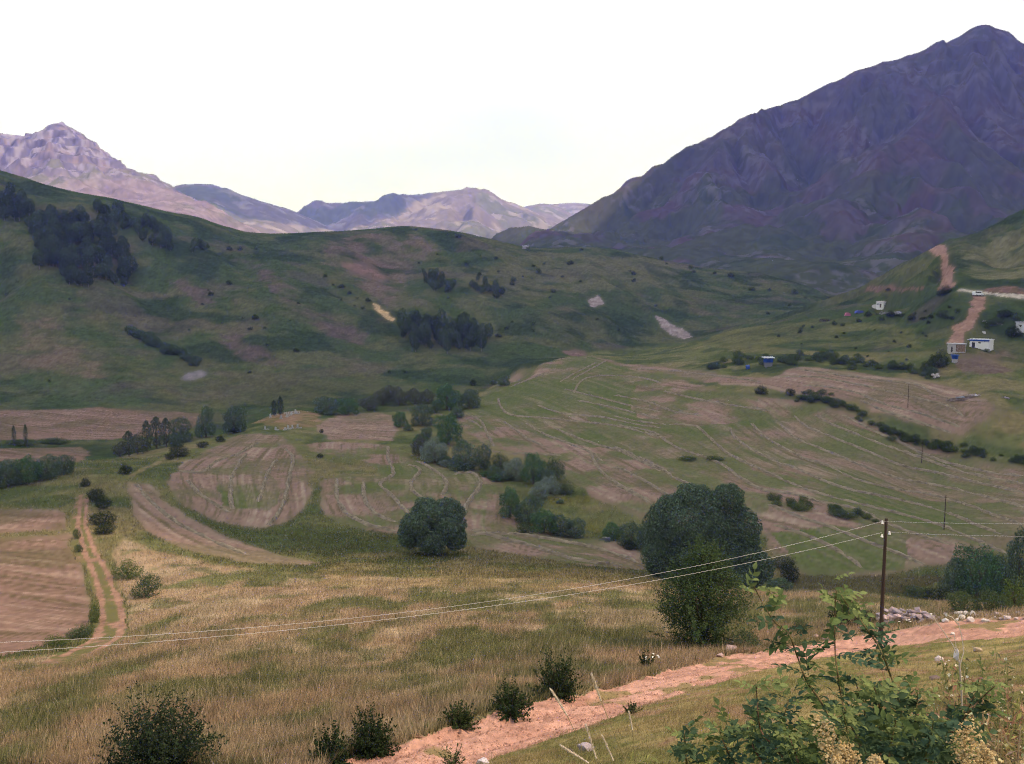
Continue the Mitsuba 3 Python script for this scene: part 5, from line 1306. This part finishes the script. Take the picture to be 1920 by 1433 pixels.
BLUE, WHITEWASH, TIN, DARKWOOD = (0.03, 0.075, 0.30), (0.72, 0.71, 0.72), (0.42, 0.40, 0.40), (0.10, 0.07, 0.055)
k, P, W, D, H = hut('hut', 1840, 652, 34, 15, -18, 'white walled hut with a blue band under its flat roof, end of the red road', WHITEWASH, (0.66, 0.66, 0.70), (-0.30, 0.16, (0.05, 0.05, 0.06)), [(0.02, 0.62, 0.7, 0.5)], 0.7)
P.put('eaves_band', box(-W / 2 - 0.05, W / 2 + 0.05, -D / 2 - 0.30, -D / 2 - 0.055, H - 0.55, H - 0.02), BLUE, k)
P.put('porch_post', box(-W / 2 - 0.9, -W / 2 - 0.78, -D / 2 - 0.3, -D / 2 - 0.18, -0.6, H - 0.1), (0.2, 0.2, 0.22), k)
P.put('porch_roof', box(-W / 2 - 1.1, -W / 2 - 0.26, -D / 2 - 0.4, D / 4, H - 0.08, H + 0.05), (0.5, 0.5, 0.54), k)
k, P, W, D, H = hut('shed', 1793, 660, 28, 15, 10, 'tin shed with a pale roof and a tan plank side left of the white hut', TIN, (0.60, 0.60, 0.63), (-0.33, 0.10, (0.07, 0.06, 0.06)), [], 0.6)
for q in range(9):
    P.put('plank', box(W * (-0.08 + 0.062 * q), W * (-0.08 + 0.062 * q) + W * 0.055, -D / 2 - 0.05, -D / 2 - 0.004, 0.1, H * 0.9), np.array([0.22, 0.15, 0.10]) * (0.8 + 0.4 * ((q * 37) % 10) / 10), k)


def booth(px, py, w, h, label, roof, lower):
    P = Place(px, py, 12, 0.1)
    W, H = w * P.s, h * P.s
    key = thing('booth', label, 'booth')
    P.put('wall', box(-W * 0.42, W * 0.42, -W * 0.4, W * 0.4, H * 0.42, H * 0.9), BLUE, key)
    P.put('base', box(-W * 0.36, W * 0.36, -W * 0.34, W * 0.34, -0.8, H * 0.417), lower, key)
    P.put('roof', box(-W * 0.56, W * 0.56, -W * 0.55, W * 0.55, H * 0.903, H), roof, key)
    P.put('door', box(-W * 0.18, W * 0.18, -W * 0.4 - 0.05, -W * 0.4 - 0.004, H * 0.44, H * 0.86), (0.02, 0.05, 0.20), key)


booth(1440, 687, 18, 17, 'small blue booth with a white flat roof above the upper hay field', (0.72, 0.74, 0.80), (0.17, 0.17, 0.19))
booth(1790, 679, 11, 13, 'narrow blue booth standing below the tin shed', (0.05, 0.11, 0.36), (0.40, 0.38, 0.38))
P = Place(1402, 692, 0)
k = thing('barrel', 'blue barrel standing in the grass left of the blue booth', 'barrel')
v, f = tube([[0, 0, -0.2], [0, 0, 0.1], [0, 0, 0.75], [0, 0, 1.45], [0, 0, 1.5]], [0.72, 0.78, 0.84, 0.78, 0.70], 14)
P.put('drum', (v, f), BLUE, k, 'metal_paint', smooth=True)
P.put('lid', tube([[0, 0, 1.503], [0, 0, 1.56]], [0.74, 0.70], 14), (0.05, 0.11, 0.38), k, 'metal_paint')
k, P, W, D, H = hut('house', 1652, 577, 14, 10, -25, 'white house with a lean-to at the back of the right slope', WHITEWASH, (0.50, 0.46, 0.44), (0.1, 0.2, DARKWOOD), [(-0.25, 0.6, 0.7, 0.8)], 0.8, 0.5)
P.put('lean_to', box(-W / 2 - 2.6, -W / 2 - 0.003, -D / 3, D / 3, -1, H * 0.55), (0.58, 0.56, 0.56), k)
k, P, W, D, H = hut('house', 1919, 621, 26, 16, 0, 'white house half cut by the right edge, behind a dark bush', (0.60, 0.60, 0.64), (0.42, 0.42, 0.44), (0.2, 0.16, DARKWOOD), [(-0.2, 0.6, 0.7, 0.8)], 0.8)
k, P, W, D, H = hut('house', 985, 467, 10, 4.5, 20, 'small pale roofed house on the skyline of the middle hill', (0.30, 0.28, 0.28), (0.40, 0.40, 0.44), (0.2, 0.16, DARKWOOD), [], 0.6, 0.6)


def tent(px, py, w, h, colour, label):
    P = Place(px, py, 10)
    W, H = w * P.s, h * P.s
    key = thing('tent', label, 'tent')
    q = np.linspace(0, math.pi, 9)
    ring = np.stack([-np.cos(q) * W / 2, np.sin(q) ** 0.7 * H], 1)
    v = np.array([[a, yy, b - 0.1] for yy in (-W * 0.5, 0, W * 0.5) for a, b in ring])
    P.put('cover', (v, grid_faces(3, 9)), colour, key)
    fv = np.vstack([v[:9], [[0, -W * 0.5, -0.1]]])
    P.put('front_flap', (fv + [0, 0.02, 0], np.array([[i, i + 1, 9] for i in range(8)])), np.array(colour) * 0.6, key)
    bv = np.vstack([v[18:27], [[0, W * 0.5, -0.1]]])
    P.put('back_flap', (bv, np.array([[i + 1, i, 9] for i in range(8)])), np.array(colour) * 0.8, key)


tent(1589, 592, 10, 6, (0.62, 0.22, 0.34), 'pink tent on the grass left of the blue one')
tent(1611, 587, 15, 5, (0.12, 0.16, 0.52), 'long blue tent below the white house on the slope')

# the ruined wall, the dark stack and the heaps
k = thing('ruined_wall', 'low ruined grey stone wall right of the blue tent', 'ruin')
for q in range(26):
    g = spot(1650 + 40 * q / 26 + rng.uniform(-1, 1), 588 + rng.uniform(-2, 2))
    w = rng.uniform(0.45, 0.95)
    stone_entry('stone', g + [0, 0, 0.3], (w, w * 0.7, w * 0.65), np.array([0.30, 0.29, 0.30]) * rng.uniform(0.6, 1.3), rng, k)
k = thing('stone_row', 'broken row of white stones left of the house at the right edge', 'stones')
for q in range(14):
    g = spot(1842 + 40 * q / 14 + rng.uniform(-1, 1), 603 + 7 * q / 14 + rng.uniform(-1.5, 1.5))
    w = rng.uniform(0.3, 0.6)
    stone_entry('stone', g + [0, 0, 0.2], (w, w * 0.7, w * 0.6), np.array(WHITE) * rng.uniform(0.45, 0.8), rng, k)
k = thing('dung_stack', 'dark brown stack of fuel bricks on the grass of the right slope', 'stack')
g = spot(1546, 603)
for q in range(40):
    lay = q // 14
    ax = (q % 14) / 14 * 6.6 - 3.3 + 0.3 * lay
    v, f = rock((0.42, 0.38, 0.26), rng, 10)
    if abs(ax) < 3.3 - 0.5 * lay:
        put('brick', (v + g + [ax, rng.uniform(-0.5, 0.5), 0.2 + 0.42 * lay], f), np.array([0.055, 0.042, 0.042]) * rng.uniform(0.7, 1.3), 'stone_surface', parent=k)
k = thing('log_pile', 'heap of logs and planks with scraps of sheeting beside the upper hay field', 'log pile')
g = spot(1808, 748)
for q in range(34):
    a, L = rng.normal(0.15, 0.5), rng.uniform(1.4, 3.4)
    c0 = g + [rng.uniform(-4.2, 4.2), rng.uniform(-1.2, 1.4), 0]
    c0[2] = height(c0[0], c0[1]) + 0.15 + 0.55 * rng.random() * (1 - abs(c0[0] - g[0]) / 5)
    d = np.array([math.cos(a), 0.5 * math.sin(a), rng.normal(0, 0.12)]) * L / 2
    put('log', tube([c0 - d, c0, c0 + d], rng.uniform(0.08, 0.17), 7), np.array([0.22, 0.18, 0.165]) * rng.uniform(0.5, 1.7), 'wood_surface', parent=k)
v = np.array([[a, b, 0.55 + 0.25 * math.sin(a * 2.1) * math.cos(b * 1.7)] for a in np.linspace(-1.5, 1.2, 8) for b in np.linspace(-0.9, 0.8, 6)])
put('sheet', (v + g + [-1.8, -0.9, 0.1], grid_faces(8, 6)), (0.20, 0.25, 0.30), parent=k)
put('sheet', (v * [0.6, 0.7, 1.2] + g + [3.0, -0.3, 0.5], grid_faces(8, 6)), (0.62, 0.60, 0.60), parent=k)
for (px, py, w, text, cc) in [(1757, 707, 26, 'pale heap of rubble below the dark bush near the tin shed', (0.46, 0.42, 0.40)), (1887, 748, 13, 'small grey stone heap right of the log pile', (0.27, 0.23, 0.24)), (1845, 625, 5, 'white box on the grass above the white hut', WHITE)]:
    g = spot(px, py)
    s = g[1] / FOC * w
    k = thing('rubble_heap' if w > 6 else 'stone', text, 'heap' if w > 6 else 'box')
    if w <= 6:
        scene[k] = mikit.ply(join(box(-s / 2, s / 2, -s / 3, s / 3, -0.2, s * 0.55), box(-s * 0.54, s * 0.54, -s * 0.37, s * 0.37, s * 0.553, s * 0.65)), 'plaster_surface', color=np.tile(WHITE, (16, 1)), to_world=T().translate(g.tolist()))
        continue
    for q in range(13):
        r_ = s * rng.uniform(0.08, 0.2)
        p = g + [rng.uniform(-0.45, 0.45) * s, rng.uniform(-0.3, 0.3) * s, 0]
        p[2] = height(p[0], p[1]) + r_ * 0.4 + 0.12 * s * rng.random()
        stone_entry('stone', p, (r_, r_ * 0.8, r_ * 0.6), np.array(cc) * rng.uniform(0.6, 1.3), rng, k)


# the minibus on the gravel road
P = Place(1833, 555, 48)
k = thing('minibus', 'white minibus on the gravel road at the crossing with the red road', 'minibus')
side = Polygon([(-2.4, 0.35), (2.3, 0.35), (2.45, 0.55), (2.45, 1.05), (1.75, 1.25), (1.25, 2.05), (1.05, 2.15), (-2.2, 2.15), (-2.42, 1.95), (-2.45, 0.5)])
b = trimesh.creation.extrude_polygon(side, 1.8, engine='earcut')
v = np.array(b.vertices)
v = np.stack([v[:, 0], v[:, 2] - 0.9, v[:, 1]], 1)
v[:, 1] *= np.where(v[:, 2] > 1.5, 0.88, 1.0)
P.put('body', (v, np.array(b.faces)[:, ::-1]), (0.70, 0.72, 0.76), k, 'metal_paint')
for sy in (-1, 1):
    for x0_, x1_ in ((-2.2, -1.15), (-1.05, -0.05), (0.05, 1.1)):
        P.put('window', (np.array([[x0_, sy * 0.93, 1.3], [x1_, sy * 0.93, 1.3], [x1_, sy * 0.83, 1.95], [x0_, sy * 0.83, 1.95]]), np.array([[0, 1, 2], [0, 2, 3]])), (0.02, 0.025, 0.03), k, 'metal_paint')
    for wx in (-1.5, 1.55):
        w_ = P.put('wheel', tube([[wx, sy * 0.70, 0.33], [wx, sy * 0.93, 0.33]], 0.34, 14), (0.02, 0.02, 0.02), k)
        P.put('rim', tube([[wx, sy * 0.90, 0.33], [wx, sy * 0.945, 0.33]], 0.19, 10), (0.4, 0.4, 0.42), w_)
    P.put('headlight', box(2.40, 2.47, sy * 0.62 - 0.16, sy * 0.62 + 0.16, 0.72, 0.92), (0.8, 0.8, 0.75), k, 'metal_paint')
P.put('windscreen', (np.array([[1.79, -0.80, 1.27], [1.79, 0.80, 1.27], [1.30, 0.74, 2.03], [1.30, -0.74, 2.03]]), np.array([[0, 1, 2], [0, 2, 3]])), (0.02, 0.025, 0.03), k, 'metal_paint')
P.put('bumper', box(2.455, 2.56, -0.85, 0.85, 0.36, 0.56), (0.12, 0.12, 0.13), k)

# the graveyard on the mound
for q, (px, py, h, text) in enumerate([(507, 782, 9, None), (517, 779, 8, None), (538, 781, 9, None), (546, 778, 9, None), (554, 775, 11, 'tallest white gravestone, at the right of the graveyard mound'), (497, 805, 8, None), (517, 806, 8, None), (540, 804, 10, None), (548, 803, 9, None), (558, 802, 10, None), (527, 784, 7, None), (535, 806, 7, None)]):
    P = Place(px, py, rng.uniform(-30, 30))
    H = h * P.s * 0.75
    k = thing('gravestone', text or 'white gravestone on or below the graveyard mound', 'gravestone', 'white gravestones at the mound')
    prof = Polygon([(-0.28, -0.3), (0.28, -0.3), (0.30, H * 0.7), (0.20, H * 0.92), (0, H), (-0.20, H * 0.92), (-0.30, H * 0.7)])
    b = trimesh.creation.extrude_polygon(prof, 0.16, engine='earcut')
    v = np.array(b.vertices)
    P.put('headstone', (np.stack([v[:, 0], v[:, 2] - 0.08, v[:, 1]], 1), np.array(b.faces)), (0.36, 0.36, 0.35), k, 'stone_surface')
    P.put('kerb', join(box(-0.55, 0.55, -2.1, -1.95, -0.3, 0.22), box(-0.55, -0.42, -1.947, -0.1, -0.3, 0.2), box(0.42, 0.55, -1.947, -0.1, -0.3, 0.2)), (0.33, 0.33, 0.32), k, 'stone_surface')
P = Place(548, 777, 5)
k = thing('grave_fence', 'low white fence round a grave on the mound', 'fence')
for sx in np.linspace(-2.6, 2.6, 9):
    P.put('post', box(sx - 0.05, sx + 0.05, -0.05, 0.05, -0.4, 1.05), (0.50, 0.50, 0.49), k)
for z_ in (0.35, 0.8):
    P.put('rail', box(-2.75, 2.75, -0.09, -0.053, z_, z_ + 0.10), (0.50, 0.50, 0.49), k)

# ------------------------------------------------------------------ close to the viewpoint: wild rose, seed heads, grass ears, dry stalks
r = np.random.default_rng(61)


def leaflet(size):
    """One pointed oval leaflet along +x, folded along its midrib."""
    t = np.array([0, 0.22, 0.5, 0.78, 1.0])
    w = np.array([0.0, 0.21, 0.27, 0.16, 0.0])
    mid = np.stack([t, 0 * t, 0.06 * np.sin(t * 3.1) - 0.10 * t ** 2], 1)
    lft, rgt = mid + np.stack([0 * t, w, 0.35 * w], 1), mid + np.stack([0 * t, -w, 0.35 * w], 1)
    v = np.vstack([mid, lft[1:4], rgt[1:4]]) * size
    f = [[0, 1, 5], [1, 2, 6], [1, 6, 5], [2, 3, 7], [2, 7, 6], [3, 4, 7], [0, 8, 1], [1, 8, 9], [1, 9, 2], [2, 9, 10], [2, 10, 3], [3, 10, 4]]
    return v, np.array(f)


def rose_leaf(pairs, size, rng, tone):
    """A compound leaf along +x with paired leaflets."""
    L = size * (pairs + 0.6) * 0.62
    parts, cols = [tube([[0, 0, 0], [L * 0.5, 0, 0.03 * L], [L, 0, -0.04 * L]], [0.0012, 0.001, 0.0007], 4)], []
    cols.append(np.tile(np.array(tone) * 1.3, (len(parts[0][0]), 1)))
    for q in range(pairs + 1):
        for sy in ((1, -1) if q < pairs else (0,)):
            v, f = leaflet(size * rng.uniform(0.8, 1.15))
            a, roll = sy * rng.uniform(0.8, 1.15), rng.normal(0, 0.45)
            v = v @ np.array([[1, 0, 0], [0, math.cos(roll), math.sin(roll)], [0, -math.sin(roll), math.cos(roll)]])
            v = v @ np.array([[math.cos(a), math.sin(a), 0], [-math.sin(a), math.cos(a), 0], [0, 0, 1]])
            v = v + [L * (q + 0.7) / (pairs + 0.7), 0, 0.02 * L]
            parts.append((v, f))
            cols.append(np.tile(np.array(tone) * rng.uniform(0.75, 1.3), (len(v), 1)))
    mesh = join(*parts)
    return mikit.ply(mesh, 'glossy_leaf', smooth=True, color=np.vstack(cols))


ROSE_TONES = [(0.052, 0.090, 0.058), (0.066, 0.104, 0.056), (0.100, 0.140, 0.052), (0.18, 0.22, 0.085)]
LEAF_KINDS = [[rose_leaf(2 + (k > 0), 0.0275 * (1.0 if t < 3 else 0.85), r, tone) for k in range(3)] for t, tone in enumerate(ROSE_TONES)]
rose = thing('wild_rose', 'wild rose bush with arching leafy stems in the near right corner', 'rose bush')


def frame(p, d, up):
    d = unit(np.asarray(d, float))
    s_ = unit(np.cross(up, d))
    u = np.cross(d, s_)
    m_ = np.eye(4)
    m_[:3, 0], m_[:3, 1], m_[:3, 2], m_[:3, 3] = d, s_, u, p
    return T(m_)


ROSE_STEMS = [  # picture points down each stem from its tip, metres away, radius
    ([(1413, 1098), (1428, 1127), (1454, 1168), (1479, 1188), (1491, 1220), (1513, 1278), (1540, 1317), (1566, 1380), (1590, 1440)], 2.35, 0.004, 20),
    ([(1574, 1106), (1590, 1136), (1606, 1150), (1619, 1171), (1648, 1213), (1668, 1262), (1689, 1334), (1694, 1432)], 2.5, 0.0042, 24),
    ([(1568, 1108), (1565, 1170), (1566, 1228), (1569, 1250), (1576, 1300), (1600, 1370), (1640, 1440)], 2.2, 0.003, 15),
    ([(1866, 1286), (1840, 1310), (1818, 1334), (1790, 1368), (1760, 1400), (1720, 1440)], 2.3, 0.004, 17),
    ([(1836, 1272), (1820, 1320), (1800, 1352), (1770, 1390), (1735, 1440)], 2.45, 0.0035, 13),
    ([(1418, 1286), (1420, 1320), (1425, 1365), (1450, 1400), (1490, 1440)], 2.2, 0.003, 13),
    ([(1284, 1370), (1283, 1390), (1290, 1440)], 2.2, 0.003, 8),
    ([(1480, 1308), (1474, 1330), (1460, 1372), (1445, 1440)], 2.5, 0.003, 10),
    ([(1350, 1372), (1360, 1400), (1385, 1440)], 2.3, 0.003, 10),
    ([(1640, 1290), (1650, 1340), (1650, 1440)], 2.3, 0.0035, 17), ([(1600, 1272), (1620, 1330), (1630, 1440)], 2.6, 0.0035, 17), ([(1720, 1300), (1715, 1370), (1700, 1440)], 2.6, 0.0035, 17), ([(1540, 1350), (1530, 1400), (1520, 1440)], 2.4, 0.003, 15), ([(1480, 1380), (1490, 1410), (1500, 1440)], 2.1, 0.003, 14), ([(1750, 1352), (1740, 1400), (1725, 1440)], 2.2, 0.003, 14), ([(1580, 1330), (1590, 1380), (1600, 1440)], 2.1, 0.003, 15), ([(1680, 1352), (1670, 1400), (1665, 1440)], 2.15, 0.003, 14), ([(1400, 1352), (1412, 1400), (1440, 1440)], 2.45, 0.003, 12), ([(1810, 1380), (1795, 1410), (1780, 1440)], 2.3, 0.003, 11),
]
foot = np.array([1.0, 2.55, -1.65 - 0.42 * 2.6])
n_leaf, REST = 0, []
for pts, Y0, rad, count in ROSE_STEMS:
    q = smooth_line(pts, 6)
    w = at(q[:, 0], q[:, 1], np.linspace(Y0 - 0.12, Y0 + 0.1, len(q)) + 0.03 * np.sin(np.arange(len(q)) * 0.7 + r.random() * 6))
    end = foot + [r.normal(0, 0.12), r.normal(0, 0.1), 0]
    w_all = np.vstack([w, [w[-1] * 0.5 + end * 0.5 + [0, 0, 0.12]], [end]])
    put('stem', tube(w_all, np.linspace(rad * 0.35, rad * 1.15, len(w_all)), 6), mixc((0.16, 0.16, 0.06), (0.20, 0.10, 0.075), np.array([r.random()]))[0], smooth=True, parent=rose)
    L = np.concatenate([[0], np.cumsum(np.linalg.norm(np.diff(w, axis=0), axis=1))])
    for j in range(count):
        s_ = L[-1] * (j + r.uniform(0.1, 0.7)) / count
        p = np.array([np.interp(s_, L, w[:, k_]) for k_ in range(3)])
        ang = j * 2.4 + r.normal(0, 0.3)
        d = np.array([math.cos(ang), math.sin(ang) * 0.8, r.uniform(-0.15, 0.55)])
        young = s_ < 0.10
        kind = LEAF_KINDS[3 if young and r.random() < 0.8 else r.integers(3)][r.integers(3)]
        for twin in range(2):
            m_ = frame(p + twin * r.normal(0, 0.018, 3), d + twin * r.normal(0, 0.7, 3), np.array([0, 0, 1.0]) + r.normal(0, 0.35, 3)) @ T().scale([r.uniform(0.75, 1.2)] * 3)
            if n_leaf < 290:
                scene[numbered(rose + '__leaf')] = {**kind, 'to_world': m_}
                n_leaf += 1
            else:
                REST.append((kind, np.array(m_.matrix)))
REST_M = [((lambda w_: (w_[0] @ m_[:3, :3].T + m_[:3, 3], w_[1], w_[4]))(meshkit.WRITTEN[k_['filename']])) for k_, m_ in REST]
key = put('leaves', join(*[(a_, b_) for a_, b_, _ in REST_M]), np.vstack([c_ for _, _, c_ in REST_M]), 'glossy_leaf', smooth=True, parent=rose)
tag(key, kind='stuff')


def plume(px, py, top, wpx, Y0, label, seed):
    """A drooping, many grained seed head of a dock-like weed on its own stem."""
    q_ = np.random.default_rng(seed)
    key = thing('seed_head', label, 'seed head')
    a, b = at(px, py, Y0), at(top[0], top[1], Y0)
    n = 420
    t = q_.random(n) ** 0.8
    wr = wpx * Y0 / FOC * 0.5 * (0.25 + 1.1 * np.sin(np.pi * np.clip(t * 0.86 + 0.10, 0, 1)) ** 0.8)
    c = b * (1 - t[:, None]) + a * t[:, None] + unit(q_.normal(size=(n, 3))) * (wr * q_.random(n) ** 0.5)[:, None]
    s_ = q_.uniform(0.0022, 0.0046, (n, 1, 1))
    v = c[:, None] + oct_v[None] * s_ * q_.uniform(0.6, 1.5, (n, 6, 3))
    full = np.array([[0, 2, 4], [2, 1, 4], [1, 3, 4], [3, 0, 4], [2, 0, 5], [1, 2, 5], [3, 1, 5], [0, 3, 5]])
    cc = mixc((0.62, 0.44, 0.20), (0.70, 0.58, 0.34), q_.random(n)) * q_.uniform(0.75, 1.15, (n, 1))
    put('grains', (v.reshape(-1, 3), (full[None] + np.arange(n)[:, None, None] * 6).reshape(-1, 3)), np.repeat(cc, 6, 0), 'leaf_surface', parent=key)
    gr = np.array([a[0] + 0.03, a[1] + 0.1, -1.65 - 0.45 * a[1]])
    put('stem', tube([b, a, a * 0.5 + gr * 0.5, gr], [0.0012, 0.002, 0.0025, 0.003], 5), (0.34, 0.24, 0.12), parent=key)


plume(1570, 1440, (1540, 1352), 44, 2.0, 'cream coloured seed head in front of the rose, left one', 1)
plume(1600, 1445, (1582, 1402), 40, 2.05, 'cream seed head low in front of the rose at the bottom edge', 2)
plume(1808, 1440, (1812, 1356), 52, 2.1, 'largest cream seed head right of the rose', 3)
plume(1850, 1445, (1840, 1402), 40, 2.15, 'small cream seed head right of the largest one', 4)
plume(1645, 1446, (1640, 1424), 26, 2.0, 'smallest cream seed head at the bottom edge below the rose', 5)


def ear(tip, base, foot_px, label, wide=0.010, Y0=2.2):
    a, b, c = at(*tip, Y0), at(*base, Y0), at(*foot_px, Y0 + 0.02)
    key = thing('grass_ear', label, 'grass', 'whitish grass ears before the path')
    q_ = np.random.default_rng(int(tip[0]))
    n = 160
    t = q_.random(n)
    p = a * (1 - t[:, None]) + b * t[:, None]
    ax = unit(a - b)
    o = unit(q_.normal(size=(n, 3)))
    o = unit(o - ax * (o @ ax)[:, None])
    e = p + o * (wide * 0.5 * (0.5 + 0.7 * np.sin(np.pi * (0.1 + 0.85 * t))))[:, None] + ax * 0.012
    sd = unit(np.cross(ax, o)) * 0.0013
    v = np.stack([p - sd, p + sd, e], 1).reshape(-1, 3)
    put('spike', join((v, np.arange(3 * n).reshape(-1, 3)), tube([a, b], [0.0008, 0.0022], 5)), (0.78, 0.68, 0.55), 'leaf_surface', parent=key)
    gr = np.array([c[0], c[1] + 0.1, -1.65 - 0.5 * c[1]])
    put('stem', tube([b, b * 0.5 + c * 0.5, c, gr], [0.0010, 0.0011, 0.0012, 0.0018], 5), (0.36, 0.30, 0.15), 'leaf_surface', parent=key)


ear((1035, 1296), (1063, 1341), (1090, 1398), 'whitish grass ear leaning left, second highest, over the dirt path')
ear((1111, 1268), (1127, 1314), (1173, 1428), 'highest whitish grass ear, over the dirt path')
ear((1099, 1362), (1118, 1422), (1124, 1440), 'slender whitish grass ear beside the mottled rock')
ear((1053, 1399), (1104, 1431), (1118, 1442), 'thick whitish grass ear lying almost flat at the bottom')
ear((1131, 1383), (1150, 1426), (1154, 1440), 'thin grass ear right of the mottled rock', 0.007)
ear((1180, 1339), (1186, 1369), (1192, 1440), 'short thin grass ear by the green weed on the path', 0.006)

key = thing('dry_stalk', 'pale dry branched stalk standing above the grass right of the pole', 'dry stalk')
Y0 = 2.6
gr = at(1806, 1440, Y0); gr = np.array([gr[0], Y0 + 0.05, -1.65 - 0.42 * Y0])
main = at(*np.array([(1792, 1214), (1799, 1244), (1803, 1295), (1806, 1440)]).T, Y0)
put('stem', tube(np.vstack([main, [gr]]), [0.0022, 0.0028, 0.0030, 0.003, 0.004], 6), (0.46, 0.38, 0.29), parent=key)
for pts in ([(1797, 1236), (1787, 1210), (1764, 1177), (1746, 1153)], [(1800, 1246), (1807, 1223), (1804, 1197), (1795, 1161)], [(1796, 1170), (1786, 1158), (1774, 1153)], [(1798, 1240), (1793, 1215), (1789, 1190)]):
    put('branch', tube(at(*np.array(pts).T, Y0 - 0.01), np.linspace(0.0020, 0.0010, len(pts)), 5), (0.55, 0.47, 0.38), parent=key)
v_, f_ = rock((0.010, 0.010, 0.022), r, 12)
put('husk', (v_ + at(1793, 1226, Y0 - 0.01), f_), (0.66, 0.58, 0.54), parent=key)
for px, py in ((1746, 1153), (1795, 1161), (1774, 1153)):
    v_, f_ = rock((0.006, 0.006, 0.007), r, 10)
    put('husk', (v_ + at(px, py, Y0 - 0.01), f_), (0.66, 0.58, 0.52), parent=key)


def weed(px, py, h, Y0, label, tone, seed, heads=None, stems=60, name='weed'):
    """A bushy weed of thin branching stalks with narrow leaves, and flower heads if any."""
    q_ = np.random.default_rng(seed)
    key = thing(name, label, 'weed', 'dry weeds in the near right corner')
    b = at(px, 1433, Y0)
    b[2] = -1.65 - 0.40 * math.hypot(b[0], b[1])
    topz = at(px, py, Y0)[2]
    hh = topz - b[2]
    parts, pts, dirs = [], [], []
    for _ in range(stems):
        a, e = q_.uniform(0, 6.28), q_.uniform(0.05, 0.34)
        tip = b + [math.cos(a) * hh * e, math.sin(a) * hh * e * 0.8, hh * q_.uniform(0.7, 1.0)]
        mid = b * 0.45 + tip * 0.55 + q_.normal(0, 0.03, 3)
        parts.append(tube([b + q_.normal(0, 0.03, 3), mid, tip], [0.0042, 0.0034, 0.0018], 4))
        t = q_.uniform(0.45, 1, 26)[:, None]
        pts.append(mid * (1 - t) + tip * t + q_.normal(0, 0.018, (26, 3)))
        dirs.append(np.tile(unit(tip - mid), (26, 1)))
    pts, dirs = np.vstack(pts), np.vstack(dirs)
    put('stems', join(*parts), np.array(tone) * 1.1, parent=key)
    mesh, c = leaves(pts, dirs, 0.042, q_, tone, 1.2, 0.30, 0.3)
    put('leaves', mesh, c, 'leaf_surface', parent=key)
    if heads is not None:
        tips = pts[q_.random(len(pts)) < 0.16] + [0, 0, 0.02]
        mesh, c = leaves(tips, np.tile([0, -0.3, 1.0], (len(tips), 1)), 0.018, q_, heads, 0.5, 0.9, 0.12)
        tag(put('flowers', mesh, c, 'leaf_surface', parent=key), kind='stuff')


weed(1905, 1228, 0, 4.6, 'tall weed with small whitish flowers at the right edge', (0.20, 0.20, 0.085), 1, (0.66, 0.62, 0.50), 78)
weed(1860, 1262, 0, 4.2, 'reddish dry weed left of the white flowering one', (0.30, 0.18, 0.11), 2, None, 50)
weed(1900, 1330, 0, 3.2, 'straw coloured dry weed in the corner below the flowering one', (0.36, 0.27, 0.15), 3, (0.55, 0.48, 0.28), 70)
weed(1858, 1345, 0, 3.6, 'green and straw weed between the rose and the right edge', (0.22, 0.20, 0.085), 4, (0.48, 0.50, 0.30), 62)
weed(1925, 1390, 0, 2.7, 'pale dry weed at the bottom right corner', (0.34, 0.26, 0.16), 5, (0.5, 0.45, 0.25), 62)
weed(1800, 1300, 0, 4.4, 'thin green weed behind the dry stalk', (0.20, 0.19, 0.08), 6, (0.45, 0.47, 0.30), 46)
weed(1730, 1330, 0, 3.4, 'yellowish grass-like weed behind the rose', (0.30, 0.27, 0.10), 7, None, 46)
weed(1400, 1400, 0, 3.0, 'low yellow green weed left of the rose', (0.24, 0.24, 0.08), 8, None, 50)
weed(1495, 1395, 0, 2.9, 'low yellow green weed under the rose stems', (0.24, 0.23, 0.08), 9, (0.7, 0.68, 0.62), 50)

# white flowers by the path
for (px, py, n, text) in [(1226, 1246, 9, 'cluster of white flat flower heads by the path, right of a small bush'), (1700, 1178, 5, 'white flowers beside the stone wall and path')]:
    g = spot(px, py)
    k = thing('white_flowers', text, 'flowers')
    q_ = np.random.default_rng(px)
    for j in range(n):
        p = g + [q_.uniform(-0.5, 0.5), q_.uniform(-0.4, 0.4), 0]
        p[2] = height(p[0], p[1])
        h_ = q_.uniform(0.3, 0.6)
        put('stem', tube([p - [0, 0, 0.05], p + [0.02, 0, h_]], 0.006, 4), (0.12, 0.15, 0.05), parent=k)
        put('flower', tube([p + [0.02, 0, h_], p + [0.02, 0, h_ + 0.02]], [0.03, 0.055], 8), (0.76, 0.75, 0.70), parent=k)
